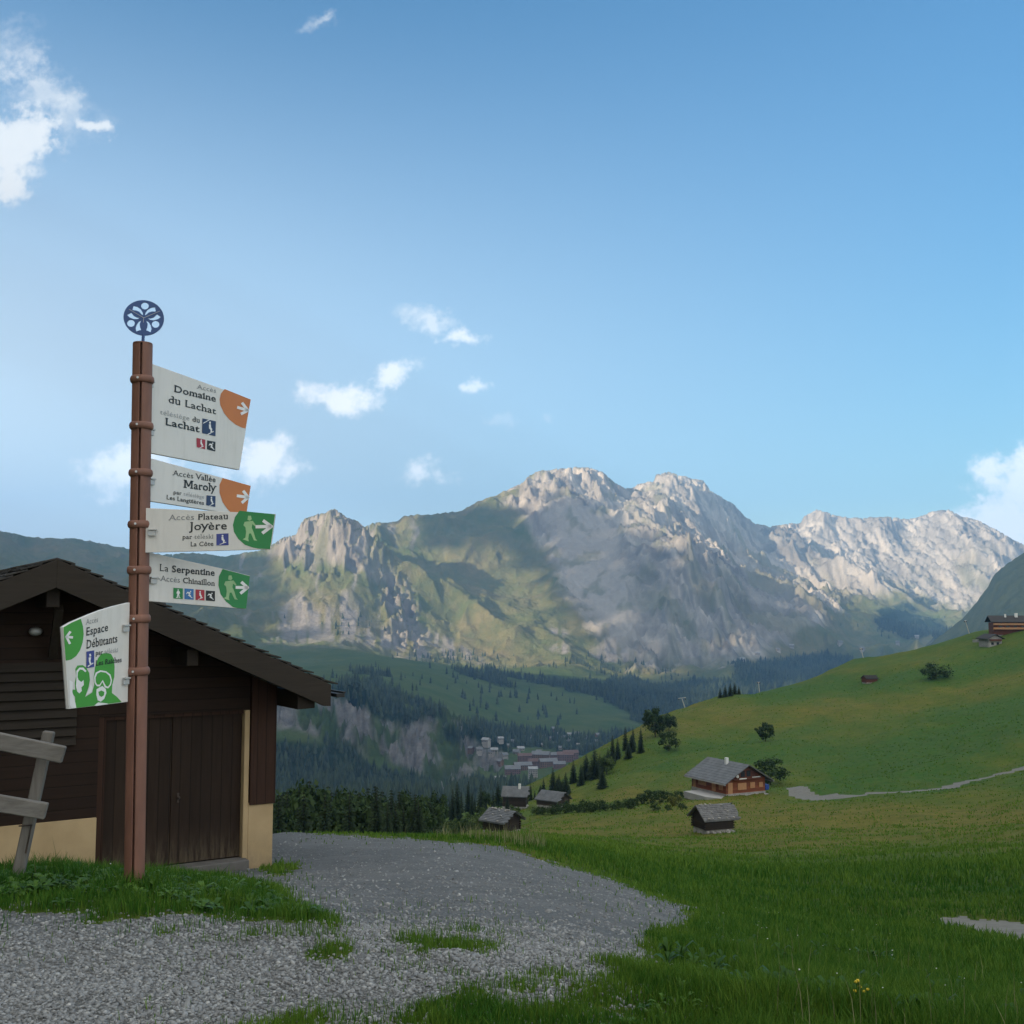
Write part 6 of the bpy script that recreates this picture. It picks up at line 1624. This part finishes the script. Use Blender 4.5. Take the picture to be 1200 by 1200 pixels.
# rough seed-headed grass where the ground falls away beyond the track
def stalks():
    az = rng.uniform(PA(318, 970)[0], PA(640, 970)[0], 900); r = rng.uniform(22.8, 27, 900); x, y = r * np.sin(az), r * np.cos(az)
    k = near_sample(g_m, x, y) < -.15; x, y = x[k], y[k]; z = near_height(x, y); n = len(x)
    blades('tall_grass', x, y, z, rng.uniform(.16, .42, n) * (1 + .5 * fbm(x * 1.2, y * 1.2, 3)), np.full(n, .014), rng.uniform(0, 1, n), M['straw'], .25)
    x, y, r, az = scatter(1300, 4.4, 20); k = (near_sample(g_m, x, y) < -.2) & (fbm(x * .8, y * .8, 3) > .12) & clear(x, y); x, y = x[k], y[k]; z = near_height(x, y); n = len(x)
    blades('tall_grass', x, y, z, rng.uniform(.14, .30, n), np.full(n, .004), rng.uniform(0, .8, n), M['straw'], .3)
stalks()
def weeds():
    V, Fq, T = [], [], []
    def leaf(c, a, L, W, up, tn):
        b = len(V); d = Vector((math.cos(a), math.sin(a), 0)); s_ = Vector((-d.y, d.x, 0))
        for t_, wf in ((0, .15), (.3, .9), (.65, 1.0), (1, .05)):
            p = c + d * L * t_ + Vector((0, 0, up * L * (t_ * 1.3 - t_ * t_)))
            for sg in (-1, 1): V.append(tuple(p + s_ * sg * W * wf / 2 + Vector((0, 0, .12 * W * wf))))
        for k in range(3): Fq.append((b + 2 * k, b + 2 * k + 1, b + 2 * k + 3, b + 2 * k + 2))
        T.extend([tn] * 8)
    def rosette(x, y, L0, n):
        z = gz(x, y); tn = random.random()
        for k in range(n):
            leaf(Vector((x, y, z + .02)), random.uniform(0, 6.28), L0 * random.uniform(.6, 1.2), L0 * random.uniform(.3, .5), random.uniform(.35, 1.3), min(1, max(0, tn + random.uniform(-.3, .3))))
    cnt = 0
    while cnt < 640:
        px, r = random.uniform(-30, 375), random.uniform(5.7, 8.2); q = at(px, r)
        if near_sample(g_m, np.array([q.x]), np.array([q.y]))[0] > -.1 or not clear(np.array([q.x]), np.array([q.y]))[0]: continue
        if fbm(np.array([q.x * .9]), np.array([q.y * .9]), 3)[0] < random.uniform(-.5, .15): continue
        rosette(q.x, q.y, random.uniform(.04, .09), random.randint(4, 9)); cnt += 1
    cnt = 0
    while cnt < 700:
        px, r = random.uniform(420, 1230), math.exp(random.uniform(math.log(4.4), math.log(14))); q = at(px, r)
        if near_sample(g_m, np.array([q.x]), np.array([q.y]))[0] > -.2: continue
        if fbm(np.array([q.x * .7 + 4]), np.array([q.y * .7]), 3)[0] < random.uniform(-.2, .4): continue
        rosette(q.x, q.y, random.uniform(.022, .04) * (1 + .09 * r), random.randint(3, 6)); cnt += 1
    # taller dark herb clumps here and there in the turf
    for px, r, n in ((922, 5.35, 16), (832, 6.2, 9), (1045, 6.9, 12), (1120, 5.4, 9), (880, 8.5, 10), (980, 10.5, 12), (1100, 8.2, 9), (1010, 14.5, 14), (900, 13, 10)):
        c = at(px, r)
        for k in range(n):
            x, y = c.x + random.gauss(0, .13 + .012 * r), c.y + random.gauss(0, .10 + .012 * r)
            z = gz(x, y); tn = random.uniform(0, .35)
            for q in range(random.randint(4, 7)): leaf(Vector((x, y, z + .03)), random.uniform(0, 6.28), random.uniform(.05, .10), random.uniform(.014, .028), random.uniform(.9, 2.4), tn)
    o = np_mesh('weeds', V, np.array(Fq), [M['weed']], attrs={'tint': T}, smooth=True); tag(o, kind='stuff')
weeds()
def flowers():
    mb = MB()
    for k in range(90):
        px = random.uniform(560, 1215) if k % 5 else random.uniform(0, 360); r = math.exp(random.uniform(math.log(4.5), math.log(24))) if k % 5 else random.uniform(5.8, 7.6)
        q = at(px, r)
        if near_sample(g_m, np.array([q.x]), np.array([q.y]))[0] > -.2: continue
        if fbm(np.array([q.x * .5 + 4]), np.array([q.y * .5 + 2]), 3)[0] < -.15: continue
        s_ = random.uniform(.003, .006); h = random.uniform(.10, .19)
        mb.ball((q.x, q.y, q.z + h), s_, s_, s_ * .7, 6, 4)
    tag(mb.build('flowers', M['petal'], normals=False), kind='stuff')
    q = at(1004, 5.05)
    t = thing('yellow_wildflower', 'yellow wildflower clump blooming in the grass at lower right', 'flower', q)
    a = MB(); b_ = MB()
    for k in range(6):
        x, y, h = random.uniform(-.045, .045), random.uniform(-.03, .03), random.uniform(.10, .15)
        a.tube((x * .4, y * .4, 0), (x, y, h), .0025, .002, 5); b_.ball((x, y, h), .008, .008, .006, 7, 4, .2)
    a.build('stem', M['weed'], t); b_.build('blossom', M['petaly'], t)
flowers()
def stones():
    ico = np.array([(0, 0, 1), *[(math.cos(a) * .894, math.sin(a) * .894, .447) for a in np.arange(5) * 2 * math.pi / 5], *[(math.cos(a) * .894, math.sin(a) * .894, -.447) for a in (np.arange(5) + .5) * 2 * math.pi / 5], (0, 0, -1)])
    tri = [(0, 1 + i, 1 + (i + 1) % 5) for i in range(5)] + [(1 + i, 6 + i, 1 + (i + 1) % 5) for i in range(5)] + [(1 + (i + 1) % 5, 6 + i, 6 + (i + 1) % 5) for i in range(5)] + [(11, 6 + (i + 1) % 5, 6 + i) for i in range(5)]
    tri = np.array(tri)
    P_ = []
    for N, r0, r1, s0, s1 in ((145000, 3.6, 7.2, .0045, .014), (30000, 7.2, 24, .007, .016), (900, 4.3, 22, .016, .030)):
        x, y, r, az = scatter(N, r0, r1, -48 if r1 < 8 else -33, 32)
        g = near_sample(g_m, x, y)
        front = np.clip(sstep(7.0, 5.8, r) + .18, 0, 1)
        loose = (g > -.45) & (x > -.6) & (rng.uniform(0, 1, N) < .10 + .25 * np.clip(g + .3, 0, 1))
        k = ((g > rng.normal(.03, .09, N)) | loose) & clear(x, y) & (rng.uniform(0, 1, N) < np.where(r < 7.0, front, .55))
        x, y, r = x[k], y[k], r[k]; s_ = s0 + (s1 - s0) * rng.uniform(0, 1, len(x)) ** 2.2
        s_ *= np.where(r > 9, 1 + (r - 9) * .03, 1)
        P_.append((x, y, s_))
    x, y, s_ = (np.concatenate([p[i] for p in P_]) for i in range(3)); N = len(x); z = near_height(x, y)
    a = rng.uniform(0, 6.28, N); sx, sy, sz = s_ * rng.uniform(.8, 1.5, N), s_ * rng.uniform(.7, 1.1, N), s_ * rng.uniform(.4, .8, N)
    jit = rng.uniform(.72, 1.2, (N, 12, 1)); v = ico[None] * jit * np.stack([sx, sy, sz], -1)[:, None]
    tilt = rng.normal(0, .35, (N, 1)); v2 = v.copy(); v2[..., 2] += v[..., 0] * tilt
    c, s2 = np.cos(a)[:, None], np.sin(a)[:, None]
    V = np.stack([x[:, None] + v2[..., 0] * c - v2[..., 1] * s2, y[:, None] + v2[..., 0] * s2 + v2[..., 1] * c, z[:, None] + v2[..., 2] + sz[:, None] * .35], -1)
    f = (np.arange(N)[:, None, None] * 12 + tri[None]).reshape(-1, 3)
    m, nt, b = nodes_of('loose grey stones')
    cc = ramp(nt, attr(nt, 'tint'), [(0, (.125, .135, .146)), (.5, (.28, .302, .322)), (.85, (.45, .47, .475)), (1, (.66, .66, .64))])
    nt.links.new(mixc(nt, tex(nt, 60, 4), cc, (.16, .155, .145)), b.inputs['Base Color']); b.inputs['Roughness'].default_value = .9
    o = np_mesh('gravel_stones', V.reshape(-1, 3), f, [m], attrs={'tint': np.repeat(rng.beta(2, 2.2, N), 12)}); tag(o, kind='stuff')
stones()
